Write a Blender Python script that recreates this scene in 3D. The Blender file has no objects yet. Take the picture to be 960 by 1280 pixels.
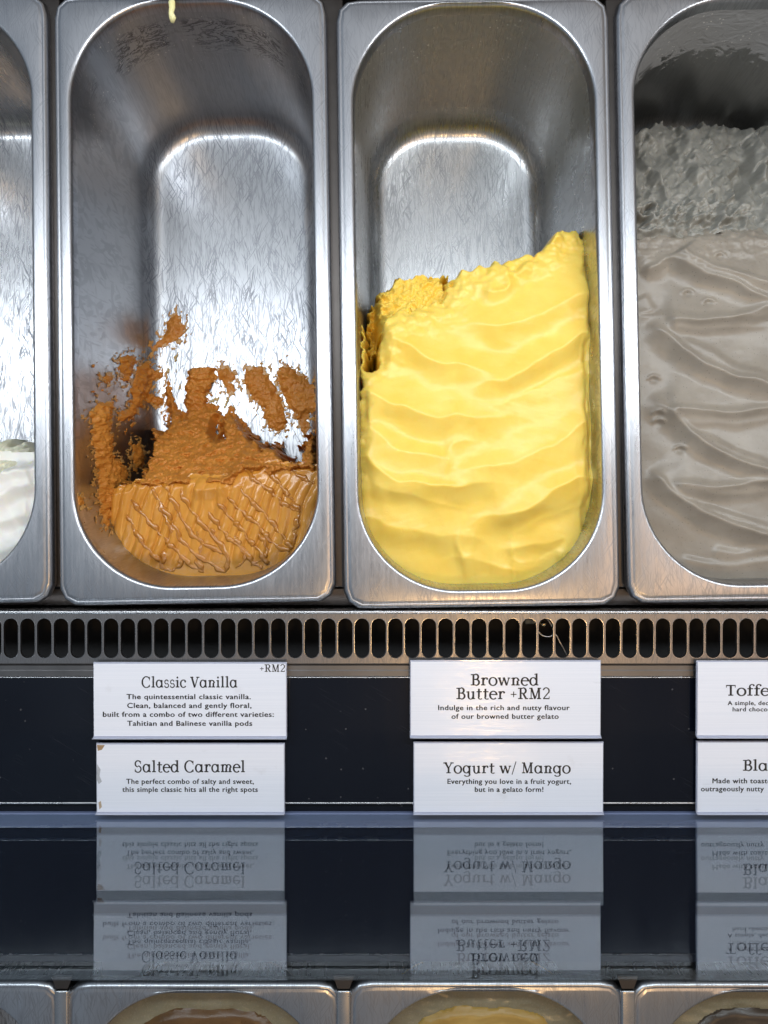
import bpy, bmesh, math
import numpy as np
from mathutils import Vector, Matrix

# ------------------------------------------------------------------ scene, camera, light
scene = bpy.context.scene
MM = 0.001
H = 437.0            # camera height above the pan rims, mm
F = 920.0            # focal length in photo pixels (960 x 1280)

cam_d = bpy.data.cameras.new('camera')
cam = bpy.data.objects.new('camera', cam_d)
scene.collection.objects.link(cam)
cam.location = (0, 0, H * MM)
cam_d.sensor_fit = 'VERTICAL'
cam_d.sensor_height = 24.0
cam_d.lens = F / 1280 * 24.0
cam_d.clip_start = 0.01
cam_d.clip_end = 50
scene.camera = cam

world = bpy.data.worlds.new('World')
scene.world = world
world.use_nodes = True
wn, wl = world.node_tree.nodes, world.node_tree.links
bg = wn['Background']
# a dim shop interior: cooler on the left, warmer on the right, with lighter and darker patches
wtc = wn.new('ShaderNodeTexCoord')
wsep = wn.new('ShaderNodeSeparateXYZ'); wl.new(wtc.outputs['Generated'], wsep.inputs[0])
wmx = wn.new('ShaderNodeMix'); wmx.data_type = 'RGBA'
wmr = wn.new('ShaderNodeMapRange'); wl.new(wsep.outputs[0], wmr.inputs[0]); wmr.inputs[1].default_value = -.45; wmr.inputs[2].default_value = .5
wl.new(wmr.outputs[0], wmx.inputs[0])
wmx.inputs[6].default_value = (0.70, 0.84, 1.0, 1); wmx.inputs[7].default_value = (1.0, 0.90, 0.80, 1)
wl.new(wmx.outputs[2], bg.inputs['Color'])
wno = wn.new('ShaderNodeTexNoise'); wl.new(wtc.outputs['Generated'], wno.inputs['Vector'])
wno.inputs['Scale'].default_value = 4.0; wno.inputs['Detail'].default_value = 3
wm2 = wn.new('ShaderNodeMapRange'); wl.new(wno.outputs['Fac'], wm2.inputs[0])
wm2.inputs[1].default_value = .35; wm2.inputs[2].default_value = .65; wm2.inputs[3].default_value = .11; wm2.inputs[4].default_value = .36
wl.new(wm2.outputs[0], bg.inputs['Strength'])

def area_lamp(name, loc, target, sx, sy, radiance, color, shape='RECTANGLE'):
    d = bpy.data.lights.new(name, 'AREA')
    d.shape = shape
    d.size = sx; d.size_y = sy
    ar = sx * sy * (math.pi / 4 if shape in ('DISK', 'ELLIPSE') else 1)
    d.energy = math.pi * ar * radiance
    d.color = color
    o = bpy.data.objects.new(name, d)
    scene.collection.objects.link(o)
    o.location = loc
    o.rotation_euler = (Vector(target) - Vector(loc)).to_track_quat('-Z', 'Y').to_euler()
    return o

# cool LED strip of the case, ceiling panels of the shop, warm pendant on the customers' side
area_lamp('strip_lamp', (0.05, 0.24, 0.50), (0.05, 0.08, -0.05), 1.5, 0.085, 11.4, (0.90, 0.96, 1.0))
area_lamp('ceiling_lamp', (0.0, 1.30, 1.9), (0.0, 0.1, 0), 2.2, 0.7, 0.5, (0.92, 0.96, 1.0))
area_lamp('warm_lamp', (0.20, -0.36, 1.06), (0.06, -0.10, 0), 0.10, 0.10, 55.0, (1.0, 0.60, 0.25), 'DISK')
area_lamp('warm_ceiling_lamp', (0.95, -0.16, 1.5), (0.1, 0.0, 0), 0.5, 0.6, 1.7, (1.0, 0.62, 0.36))

scene.view_settings.view_transform = 'Standard'
scene.view_settings.look = 'None'
scene.view_settings.exposure = 0.24
scene.view_settings.gamma = 1.0
scene.cycles.use_denoising = True
scene.cycles.max_bounces = 10
scene.cycles.transparent_max_bounces = 16
scene.cycles.caustics_reflective = False
scene.cycles.caustics_refractive = False

# ------------------------------------------------------------------ maths helpers
def ray(px, py):
    return (np.asarray(px, float) - 480.0) / F, (640.0 - np.asarray(py, float)) / F

def at(px, py, z):
    a, b = ray(px, py)
    return a * (H - z), b * (H - z), z

def proj(x, y, z):
    return 480.0 + F * x / (H - z), 640.0 - F * y / (H - z)

def smooth(e0, e1, x):
    t = np.clip((x - e0) / (e1 - e0), 0, 1)
    return t * t * (3 - 2 * t)

def hash2(ix, iy, seed):
    h = (ix.astype(np.int64) * 374761393 + iy.astype(np.int64) * 668265263 + seed * 974634777) & 0xFFFFFFFF
    h = ((h ^ (h >> 13)) * 1274126177) & 0xFFFFFFFF
    h = (h ^ (h >> 16)) & 0xFFFFFFFF
    return h / 4294967295.0

def gnoise(x, y, seed=0):
    """gradient noise in about -1..1"""
    x = np.asarray(x, float); y = np.asarray(y, float)
    ix = np.floor(x); iy = np.floor(y)
    fx = x - ix; fy = y - iy
    u = fx * fx * fx * (fx * (fx * 6 - 15) + 10)
    v = fy * fy * fy * (fy * (fy * 6 - 15) + 10)
    def g(dx, dy):
        a = hash2(ix + dx, iy + dy, seed) * 2 * np.pi
        return np.cos(a) * (fx - dx) + np.sin(a) * (fy - dy)
    return 1.5 * ((g(0, 0) * (1 - u) + g(1, 0) * u) * (1 - v) + (g(0, 1) * (1 - u) + g(1, 1) * u) * v)

def fbm(x, y, seed=0, octs=4, gain=0.5):
    s = 0; a = 1.0; f = 1.0
    for k in range(octs):
        s = s + a * gnoise(x * f + 17.3 * k, y * f - 9.1 * k, seed + k)
        a *= gain; f *= 2.03
    return s

def ridged(x, y, seed=0, octs=4, gain=0.55):
    s = 0; a = 1.0; f = 1.0
    for k in range(octs):
        s = s + a * (1 - np.abs(gnoise(x * f + 5.7 * k, y * f + 3.3 * k, seed + k)) * 2)
        a *= gain; f *= 2.07
    return s

def poly_dist(px, py, pts):
    """distance to a polyline, signed side (+ is left of travel) and position 0..1 along it"""
    best = np.full(np.shape(px), 1e9); side = np.zeros(np.shape(px)); tt = np.zeros(np.shape(px))
    n = len(pts) - 1
    for i in range(n):
        (x0, y0), (x1, y1) = pts[i], pts[i + 1]
        dx, dy = x1 - x0, y1 - y0
        L2 = dx * dx + dy * dy + 1e-9
        t = np.clip(((px - x0) * dx + (py - y0) * dy) / L2, 0, 1)
        ex, ey = px - (x0 + t * dx), py - (y0 + t * dy)
        d = np.hypot(ex, ey)
        m = d < best
        best = np.where(m, d, best)
        side = np.where(m, np.sign(dx * ey - dy * ex), side)
        tt = np.where(m, (i + t) / n, tt)
    return best, side, tt

def poly_sdf(px, py, pts):
    """negative inside a closed polygon"""
    d, _, _ = poly_dist(px, py, list(pts) + [pts[0]])
    ins = np.zeros(np.shape(px), bool)
    n = len(pts)
    for i in range(n):
        (x0, y0), (x1, y1) = pts[i], pts[(i + 1) % n]
        c = ((y0 > py) != (y1 > py)) & (px < (x1 - x0) * (py - y0) / (y1 - y0 + 1e-12) + x0)
        ins ^= c
    return np.where(ins, -d, d)

def spline(pts, n=10):
    """Catmull-Rom through pixel points"""
    P = [np.array(p, float) for p in pts]
    P = [2 * P[0] - P[1]] + P + [2 * P[-1] - P[-2]]
    out = []
    for i in range(1, len(P) - 2):
        for k in range(n):
            t = k / n
            a, b, c, d = P[i - 1], P[i], P[i + 1], P[i + 2]
            out.append(tuple(0.5 * (2 * b + (c - a) * t + (2 * a - 5 * b + 4 * c - d) * t * t + (3 * b - a - 3 * c + d) * t ** 3)))
    out.append(tuple(P[-2]))
    return out

def Z(pts, s, ox, oy):
    return [(ox + x / s, oy + y / s) for x, y in pts]

# ------------------------------------------------------------------ object helpers
def link(o, parent=None):
    scene.collection.objects.link(o)
    if parent is not None:
        o.parent = parent
    return o

def mesh_obj(name, verts, faces, mat, parent=None, smooth_on=True, mm=True):
    me = bpy.data.meshes.new(name)
    v = np.asarray(verts, float) * (MM if mm else 1)
    me.from_pydata(v.tolist(), [], [list(map(int, f)) for f in faces])
    me.update()
    if smooth_on:
        me.shade_smooth()
    me.materials.append(mat)
    return link(bpy.data.objects.new(name, me), parent)

def tag(o, label=None, cat=None, group=None, kind=None):
    if label: o['label'] = label
    if cat: o['category'] = cat
    if group: o['group'] = group
    if kind: o['kind'] = kind
    return o

def empty(name, loc=(0, 0, 0), rot=(0, 0, 0)):
    o = bpy.data.objects.new(name, None)
    o.empty_display_size = 0.02
    o.location = [c * MM for c in loc]
    o.rotation_euler = rot
    return link(o)

def box_geo(x0, x1, y0, y1, z0, z1):
    v = [(x0, y0, z0), (x1, y0, z0), (x1, y1, z0), (x0, y1, z0), (x0, y0, z1), (x1, y0, z1), (x1, y1, z1), (x0, y1, z1)]
    f = [(0, 3, 2, 1), (4, 5, 6, 7), (0, 1, 5, 4), (1, 2, 6, 5), (2, 3, 7, 6), (3, 0, 4, 7)]
    return v, f

def box(name, b, mat, parent=None, bevel=0.0):
    v, f = box_geo(*b)
    o = mesh_obj(name, v, f, mat, parent, smooth_on=False)
    if bevel:
        bm = bmesh.new(); bm.from_mesh(o.data)
        bmesh.ops.bevel(bm, geom=bm.edges[:], offset=bevel * MM, segments=3, affect='EDGES', profile=0.5)
        bm.to_mesh(o.data); bm.free()
        o.data.shade_smooth()
    return o

def extrude_profile(name, prof, x0, x1, mat, parent=None, smooth_on=True, closed=False):
    """a (y, z) profile swept along x, mm"""
    v = [(x0, y, z) for y, z in prof] + [(x1, y, z) for y, z in prof]
    n = len(prof)
    f = [(i, (i + 1) % n, n + (i + 1) % n, n + i) for i in range(n if closed else n - 1)]
    if closed:
        f += [tuple(range(n))[::-1], tuple(range(n, 2 * n))]
    return mesh_obj(name, v, f, mat, parent, smooth_on)

def tube(name, pts, r, mat, parent=None, segs=8, flat=1.0):
    pts = [Vector(p) for p in pts]
    v, f = [], []
    n = len(pts)
    for i, p in enumerate(pts):
        d = (pts[min(i + 1, n - 1)] - pts[max(i - 1, 0)]).normalized()
        a = d.cross(Vector((0, 0, 1)))
        a = a.normalized() if a.length > 1e-4 else Vector((1, 0, 0))
        b = a.cross(d)
        rr = r[i] if hasattr(r, '__len__') else r
        for k in range(segs):
            t = 2 * math.pi * k / segs
            v.append(p + a * (math.cos(t) * rr) + b * (math.sin(t) * rr * flat))
    for i in range(n - 1):
        for k in range(segs):
            f.append((i * segs + k, i * segs + (k + 1) % segs, (i + 1) * segs + (k + 1) % segs, (i + 1) * segs + k))
    f.append(tuple(range(segs))[::-1]); f.append(tuple((n - 1) * segs + k for k in range(segs)))
    return mesh_obj(name, [tuple(q) for q in v], f, mat, parent)

def grid_faces(nx, ny, keep):
    """faces of an ny x nx grid (row major) whose four corners are kept; compacted"""
    idx = np.arange(nx * ny).reshape(ny, nx)
    q = np.stack([idx[:-1, :-1], idx[:-1, 1:], idx[1:, 1:], idx[1:, :-1]], -1).reshape(-1, 4)
    k = keep.reshape(-1)
    q = q[k[q].all(1)]
    used = np.unique(q)
    remap = np.full(nx * ny, -1); remap[used] = np.arange(len(used))
    return remap[q], used

# ------------------------------------------------------------------ material helpers
class NT:
    def __init__(self, name):
        self.m = bpy.data.materials.new(name)
        self.m.use_nodes = True
        self.n = self.m.node_tree.nodes; self.l = self.m.node_tree.links
        self.p = self.n['Principled BSDF']
        self.out = self.n['Material Output']
        self._tc = None
    def new(self, t, **kw):
        n = self.n.new(t)
        for k, v in kw.items(): setattr(n, k, v)
        return n
    def setin(self, node, key, v):
        s = node.inputs[key]
        if isinstance(v, bpy.types.NodeSocket): self.l.new(v, s)
        else: s.default_value = v
    def obj(self):
        if self._tc is None: self._tc = self.new('ShaderNodeTexCoord')
        return self._tc.outputs['Object']
    def mapping(self, scale=(1, 1, 1), rot=(0, 0, 0), loc=(0, 0, 0), vec=None, vt='POINT'):
        m = self.new('ShaderNodeMapping', vector_type=vt)
        self.l.new(vec or self.obj(), m.inputs['Vector'])
        m.inputs['Scale'].default_value = scale; m.inputs['Rotation'].default_value = rot; m.inputs['Location'].default_value = loc
        return m.outputs[0]
    def noise(self, vec, scale, detail=2.0, rough=0.5, dist=0.0):
        n = self.new('ShaderNodeTexNoise')
        self.l.new(vec, n.inputs['Vector'])
        n.inputs['Scale'].default_value = scale; n.inputs['Detail'].default_value = detail
        n.inputs['Roughness'].default_value = rough; n.inputs['Distortion'].default_value = dist
        return n.outputs['Fac']
    def math(self, op, a, b=0.0, c=0.0, clamp=False):
        n = self.new('ShaderNodeMath', operation=op, use_clamp=clamp)
        self.setin(n, 0, a); self.setin(n, 1, b)
        if op in ('MULTIPLY_ADD', 'COMPARE', 'SMOOTH_MIN', 'SMOOTH_MAX'): self.setin(n, 2, c)
        return n.outputs[0]
    def ramp(self, v, a, b, lo=0.0, hi=1.0):
        n = self.new('ShaderNodeMapRange', interpolation_type='SMOOTHSTEP')
        self.setin(n, 0, v); self.setin(n, 1, a); self.setin(n, 2, b); self.setin(n, 3, lo); self.setin(n, 4, hi)
        return n.outputs[0]
    def mix(self, f, a, b):
        n = self.new('ShaderNodeMix', data_type='RGBA')
        self.setin(n, 0, f); self.setin(n, 6, a); self.setin(n, 7, b)
        return n.outputs[2]
    def bump(self, h, strength=0.3, dist=0.0005, normal=None):
        n = self.new('ShaderNodeBump')
        self.setin(n, 'Height', h); n.inputs['Strength'].default_value = strength; n.inputs['Distance'].default_value = dist
        if normal is not None: self.l.new(normal, n.inputs['Normal'])
        return n.outputs[0]
    def sep(self):
        n = self.new('ShaderNodeSeparateXYZ'); self.l.new(self.obj(), n.inputs[0]); return n.outputs
    def lines(self, angle, across, along, width, seed, detail=0.4):
        """thin straight scratches of limited length, all leaning one way"""
        rot = (0, 0, math.radians(angle))
        n = self.noise(self.mapping((.26 / across, .34 / along, .34 / along), rot, (seed, seed * 1.7, 0), vt='TEXTURE'), 1.0, detail, 0.5)
        g = self.noise(self.mapping((1.6 / across, .8 / along, .8 / along), rot, (seed * 2, seed, 0), vt='TEXTURE'), 1.0, 1.0, 0.5)
        w = .5 + .135 - width * .6
        return self.math('MULTIPLY', self.ramp(n, w, w + .07), self.ramp(g, .46, .56))

def C(r, g, b): return (r, g, b, 1)

def steel(name, rough=0.28, scratch=1.0, base=(0.60, 0.61, 0.63), streak=900, film=None, film_seed=0.0, streak_amt=0.09):
    t = NT(name)
    p = t.p
    p.inputs['Metallic'].default_value = 1.0
    brushed = t.noise(t.mapping((streak, 26, 60)), 1.0, 3, 0.65)
    blot = t.noise(t.obj(), 28, 3, 0.55)
    ls = []
    for k, (a, ac, al, w) in enumerate([(6, 420, 26, .10), (-7, 380, 24, .09), (14, 330, 28, .06), (-16, 320, 24, .06), (30, 330, 24, .05), (-34, 310, 22, .05), (1, 560, 26, .11)]):
        ls.append(t.lines(a, ac, al, w, 3.1 * k + film_seed))
    s = ls[0]
    for q in ls[1:]: s = t.math('MAXIMUM', s, q)
    patch = t.ramp(t.noise(t.mapping((1, .6, 1)), 60, 3, .6), 0.30, 0.70, 0.65, 1.0)
    s = t.math('MULTIPLY', s, patch)
    if film_seed: s = t.math('MULTIPLY', s, t.ramp(t.sep()[2], -.116, -.104, 1.0, .30))
    r = t.math('MULTIPLY_ADD', brushed, streak_amt * 1.6, rough - streak_amt * .8)
    r = t.math('MULTIPLY_ADD', blot, 0.06, t.math('SUBTRACT', r, 0.03))
    r = t.math('MULTIPLY_ADD', s, 0.18 * scratch, r)
    t.setin(p, 'Roughness', t.math('MAXIMUM', r, 0.08))
    t.setin(p, 'Base Color', t.mix(t.math('MULTIPLY', s, 0.80 * scratch, clamp=True), C(*base), C(base[0] * .42, base[1] * .43, base[2] * .46)))
    h = t.math('SUBTRACT', t.math('MULTIPLY', brushed, 0.5), t.math('MULTIPLY', s, 1.0 * scratch))
    b = t.bump(h, 0.09, 0.0002)
    t.l.new(b, p.inputs['Normal'])
    if film:
        # dried gelato film on the far wall: a real smear with ragged edges and small beads
        f = t.new('ShaderNodeBsdfPrincipled')
        f.inputs['Base Color'].default_value = C(*film['color'])
        f.inputs['Roughness'].default_value = film.get('rough', 0.45)
        X, Y, Zc = t.sep()
        warp = t.noise(t.mapping((1, 1, 1.6), (0, 0, 0), (film_seed, 0, 0)), film.get('scale', 30), 5, .62, film.get('dist', .6))
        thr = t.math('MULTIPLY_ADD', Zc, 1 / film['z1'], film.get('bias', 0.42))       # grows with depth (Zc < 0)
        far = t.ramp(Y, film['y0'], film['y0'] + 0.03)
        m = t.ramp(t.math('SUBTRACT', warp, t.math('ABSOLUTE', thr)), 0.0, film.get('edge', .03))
        if film.get('crack'):
            w2 = t.noise(t.mapping((1, 1, 2.6), (0, 0, 0), (film_seed, 3, 0)), film['scale'], 6, .68, film['dist'])
            m = t.ramp(t.math('ABSOLUTE', t.math('SUBTRACT', w2, .5)), .018, .045, 1, 0)
            m = t.math('MULTIPLY', m, t.ramp(t.noise(t.obj(), 38, 2), .40, .55))
            m = t.math('MULTIPLY', m, t.ramp(Zc, -.010, -.018))
        if film.get('flip'): m = t.math('SUBTRACT', 1.0, m)
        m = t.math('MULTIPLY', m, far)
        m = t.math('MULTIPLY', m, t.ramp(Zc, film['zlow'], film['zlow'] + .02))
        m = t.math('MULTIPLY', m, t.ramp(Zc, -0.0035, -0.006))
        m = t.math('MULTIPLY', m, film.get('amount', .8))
        vor = t.new('ShaderNodeTexVoronoi'); t.l.new(t.mapping(), vor.inputs['Vector']); vor.inputs['Scale'].default_value = 420
        bead = t.ramp(vor.outputs['Distance'], 0.16, 0.24, 1, 0)
        sel = t.new('ShaderNodeSeparateColor'); t.l.new(vor.outputs['Color'], sel.inputs[0])
        bead = t.math('MULTIPLY', bead, t.ramp(sel.outputs[0], .50, .55))
        clump = t.ramp(t.noise(t.mapping((1, 1, 1), (0, 0, 0), (film_seed * 2, 0, 0)), 55, 3, .6), .46, .56)
        bead = t.math('MULTIPLY', bead, t.math('MULTIPLY', clump, t.math('MULTIPLY', t.ramp(Zc, -.07, -.03), t.ramp(Y, film.get('by', film['y0'] - .04), film.get('by', film['y0'] - .04) + .03))))
        bead = t.math('MULTIPLY', bead, t.ramp(Zc, -0.002, -0.005))
        fb = t.new('ShaderNodeBsdfPrincipled')
        fb.inputs['Base Color'].default_value = C(*film.get('bead', (.75, .74, .70))); fb.inputs['Roughness'].default_value = .3
        t.l.new(t.bump(warp, .5, .0012), f.inputs['Normal'])
        m1 = t.new('ShaderNodeMixShader'); t.l.new(m, m1.inputs[0]); t.l.new(p.outputs[0], m1.inputs[1]); t.l.new(f.outputs[0], m1.inputs[2])
        m2 = t.new('ShaderNodeMixShader'); t.l.new(bead, m2.inputs[0]); t.l.new(m1.outputs[0], m2.inputs[1]); t.l.new(fb.outputs[0], m2.inputs[2])
        t.l.new(m2.outputs[0], t.out.inputs['Surface'])
    return t.m

def plain(name, color, rough=0.5, metal=0.0, coat=0.0, var=0.08, scale=200, bump=0.0):
    t = NT(name)
    n = t.noise(t.obj(), scale, 4, .6)
    t.setin(t.p, 'Base Color', t.mix(n, C(*[c * (1 - var) for c in color]), C(*[min(1, c * (1 + var)) for c in color])))
    t.setin(t.p, 'Roughness', t.math('MULTIPLY_ADD', n, 0.16, rough - .08))
    t.p.inputs['Metallic'].default_value = metal
    t.p.inputs['Coat Weight'].default_value = coat
    if bump: t.l.new(t.bump(n, bump, .0006), t.p.inputs['Normal'])
    return t.m

def gelato(name, c0, c1, rough=0.42, sss=0.15, fine=0.25, fine_scale=700, speck=None, spec=0.5):
    t = NT(name)
    n = t.noise(t.obj(), 45, 4, .6)
    col = t.mix(t.ramp(n, .3, .7), C(*c0), C(*c1))
    f = t.noise(t.obj(), fine_scale, 5, .65)
    if speck:
        v = t.new('ShaderNodeTexVoronoi'); t.l.new(t.obj(), v.inputs['Vector']); v.inputs['Scale'].default_value = speck[1]
        sp = t.ramp(v.outputs['Distance'], .10, .2, 1, 0)
        s3 = t.new('ShaderNodeSeparateColor'); t.l.new(v.outputs['Color'], s3.inputs[0])
        sp = t.math('MULTIPLY', sp, t.ramp(s3.outputs[0], .55, .6))
        col = t.mix(t.math('MULTIPLY', sp, speck[2]), col, C(*speck[0]))
    t.l.new(col, t.p.inputs['Base Color'])
    t.setin(t.p, 'Roughness', t.math('MULTIPLY_ADD', f, .25, rough - .12))
    t.p.inputs['Specular IOR Level'].default_value = spec
    t.p.inputs['Subsurface Weight'].default_value = sss
    t.p.inputs['Subsurface Radius'].default_value = (1, .6, .25)
    t.p.inputs['Subsurface Scale'].default_value = 0.004
    pits = t.ramp(t.noise(t.obj(), fine_scale * .5, 2, .5), .62, .72)
    h = t.math('SUBTRACT', f, t.math('MULTIPLY', pits, .8))
    t.l.new(t.bump(h, fine, .0004), t.p.inputs['Normal'])
    return t.m

M_rim = steel('rim_steel', .30, .55, (.50, .51, .54), 500, streak_amt=.10)
M_trim = plain('trim_steel', (.50, .50, .51), .27, 1.0, var=.05, scale=90)
M_grille = steel('grille_steel', .36, .5, (.30, .295, .30), 300)
M_bar = plain('bar_steel', (.11, .10, .095), .48, 1.0, var=.15, scale=120)
M_step = plain('step_steel', (.20, .20, .205), .45, 1.0, var=.2, scale=60)
M_dark = plain('dark_steel', (.06, .055, .05), .5, 1.0)
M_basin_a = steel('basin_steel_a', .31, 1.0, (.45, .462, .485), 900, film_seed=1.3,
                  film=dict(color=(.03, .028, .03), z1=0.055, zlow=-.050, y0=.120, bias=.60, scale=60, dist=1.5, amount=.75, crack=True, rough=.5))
M_basin_b = steel('basin_steel_b', .28, 1.0, (.54, .55, .56), 900, film_seed=5.1,
                  film=dict(color=(.20, .19, .165), z1=0.30, zlow=-.110, y0=.085, bias=.36, scale=70, dist=1.0, amount=.65, rough=.5, by=.02))
M_basin_c = steel('basin_steel_c', .34, .8, (.40, .40, .40), 900, film_seed=9.4,
                  film=dict(color=(.36, .37, .38), z1=0.056, zlow=-.075, y0=.100, bias=.30, scale=80, dist=1.2, amount=.95, rough=.4))
M_basin_d = steel('basin_steel_d', .28, 1.3, (.54, .55, .57), 500, film_seed=13.0)
M_black = plain('black_void', (.006, .006, .007), .75)
M_ledge = plain('dark_laminate', (.005, .008, .018), .75)
M_ledge.node_tree.nodes['Principled BSDF'].inputs['Specular IOR Level'].default_value = .15
M_seat = plain('blue_grey_gasket', (.145, .185, .32), .42, var=.05, scale=60)
M_ink = plain('black_ink', (.012, .012, .014), .5)
M_wire = plain('wire_metal', (.45, .45, .44), .3, 1.0)
M_ball = plain('brass_bead', (.62, .50, .30), .2, 1.0)
M_plug = plain('grey_plastic', (.16, .18, .17), .5)

def panel_mat():
    t = NT('black_gloss_panel')
    v = t.new('ShaderNodeTexVoronoi'); t.l.new(t.obj(), v.inputs['Vector']); v.inputs['Scale'].default_value = 170
    s3 = t.new('ShaderNodeSeparateColor'); t.l.new(v.outputs['Color'], s3.inputs[0])
    dust = t.math('MULTIPLY', t.ramp(v.outputs['Distance'], .05, .12, 1, 0), t.ramp(s3.outputs[1], .72, .8))
    scr = t.lines(60, 420, 14, .0, 2.0)
    scr = t.math('MULTIPLY', scr, t.ramp(t.noise(t.obj(), 30, 2), .5, .65))
    dust = t.math('MAXIMUM', t.math('MULTIPLY', dust, .11), t.math('MULTIPLY', scr, .012))
    smear = t.noise(t.mapping((60, 8, 8)), 1.0, 3, .6)
    t.setin(t.p, 'Base Color', t.mix(dust, C(.004, .0055, .011), C(.6, .6, .62)))
    t.setin(t.p, 'Roughness', t.math('MULTIPLY_ADD', smear, .12, .06))
    t.p.inputs['Specular IOR Level'].default_value = .35
    return t.m
M_panel = panel_mat()

def card_mat(name, seed):
    t = NT(name)
    st = t.noise(t.mapping((10, 1500, 10), (0, 0, 0), (seed, seed, 0)), 1.0, 3, .6)
    blot = t.noise(t.mapping((1, 1, 1), (0, 0, 0), (seed, 0, 0)), 60, 4, .6)
    dirt = t.noise(t.mapping((25, 140, 25), (0, 0, 0), (seed * 3, 0, 0)), 1.0, 4, .7)
    col = t.mix(t.ramp(st, .35, .65), C(.76, .80, .90), C(.80, .835, .93))  # faint streaks in the colour stand in for reflections on the plastic
    col = t.mix(t.ramp(dirt, .64, .80, 0, .40), col, C(.42, .44, .50))
    col = t.mix(t.ramp(blot, .62, .8, 0, .35), col, C(.56, .56, .60))
    t.l.new(col, t.p.inputs['Base Color'])
    t.setin(t.p, 'Roughness', t.math('MULTIPLY_ADD', st, .2, .32))
    t.p.inputs['Coat Weight'].default_value = .55
    t.p.inputs['Coat Roughness'].default_value = .09
    cb = t.bump(t.noise(t.mapping((30, 1100, 30)), 1.0, 2), .5, .0004)
    t.l.new(cb, t.p.inputs['Coat Normal'])
    t.l.new(t.bump(st, .03, .0003), t.p.inputs['Normal'])
    return t.m

def clear_mat(name, tint, refl=1.5, haze=0.0):
    """thin clear pane or plastic: both faces reflect by Fresnel, the rest passes straight through"""
    t = NT(name)
    t.n.remove(t.p)
    geo = t.new('ShaderNodeNewGeometry')
    fr = t.new('ShaderNodeFresnel')
    ior = t.math('MULTIPLY_ADD', geo.outputs['Backfacing'], 1 / refl - refl, refl)
    t.l.new(ior, fr.inputs['IOR'])
    tr = t.new('ShaderNodeBsdfTransparent'); tr.inputs[0].default_value = C(*tint)
    gl = t.new('ShaderNodeBsdfGlossy'); gl.inputs['Color'].default_value = C(.84, .92, 1.0); gl.inputs['Roughness'].default_value = haze
    m = t.new('ShaderNodeMixShader')
    t.l.new(fr.outputs[0], m.inputs[0]); t.l.new(tr.outputs[0], m.inputs[1]); t.l.new(gl.outputs[0], m.inputs[2])
    t.l.new(m.outputs[0], t.out.inputs['Surface'])
    return t.m
M_glass = clear_mat('front_glass', (.93, .96, .97), 1.78)
M_holder = plain('clear_acrylic_edge', (.42, .45, .56), .18, coat=.6, var=.03)

M_mango = gelato('mango_gelato', (.90, .635, .108), (.92, .69, .15), .36, .40, .12, 620, ((.97, .85, .45), 900, .25))
M_mango_rough = gelato('mango_scraped', (.88, .58, .075), (.91, .65, .115), .40, .15, .45, 420)
M_brown = gelato('caramel_gelato', (.56, .240, .032), (.64, .298, .050), .20, .12, .12, 500)
M_brown_rough = gelato('caramel_scraped', (.49, .182, .024), (.57, .232, .036), .5, .08, .8, 520)
M_sauce = gelato('caramel_sauce', (.42, .160, .016), (.48, .195, .022), .12, .05, .05, 300, spec=.7)
M_grey = gelato('grey_gelato', (.240, .212, .176), (.290, .257, .214), .36, .06, .14, 900, ((.07, .055, .045), 520, .55))
M_grey_rough = gelato('grey_scraped', (.225, .22, .195), (.29, .28, .25), .52, .05, .40, 560, ((.07, .06, .05), 480, .5), spec=.7)
M_white = gelato('white_gelato', (.86, .85, .79), (.90, .89, .85), .4, .2, .1, 500)
M_white_rough = gelato('white_scraped', (.78, .76, .54), (.86, .84, .68), .4, .15, .5, 420)

# ------------------------------------------------------------------ the pan: analytic interior
HX, HY, RC = 71.8, 174.6, 58.0
DEPTH, RF, TAP = 122.0, 15.0, 0.065
def sd_rr(x, y, hx, hy, r):
    qx = np.abs(x) - (hx - r); qy = np.abs(y) - (hy - r)
    return np.minimum(np.maximum(qx, qy), 0) + np.hypot(np.maximum(qx, 0), np.maximum(qy, 0)) - r
prof = [(-2.6, 0.35), (-1.8, 0.25), (-1.0, -0.25), (-0.35, -1.2), (0, -2.8)]      # (inward offset t, z) lip
for d in np.linspace(8, DEPTH - RF, 9):
    prof.append((TAP * (d - 2.8), -d))
t0 = prof[-1][0]
for k in range(1, 11):
    a = math.radians(4 + (90 - 4) * k / 10)
    prof.append((t0 + RF * (1 - math.cos(a)) * 0.92, -(DEPTH - RF) - RF * (math.sin(a) - math.sin(math.radians(4))) / (1 - math.sin(math.radians(4)))))
prof.append((prof[-1][0] + 5, -DEPTH - .25))
T_FLOOR = prof[-2][0]
_pt = np.array([p[0] for p in prof[4:-1]]); _pz = np.array([p[1] for p in prof[4:-1]])
def wall_z(x, y):
    return np.interp(-sd_rr(x, y, HX, HY, RC), _pt, _pz, left=0.0, right=-DEPTH)

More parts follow.
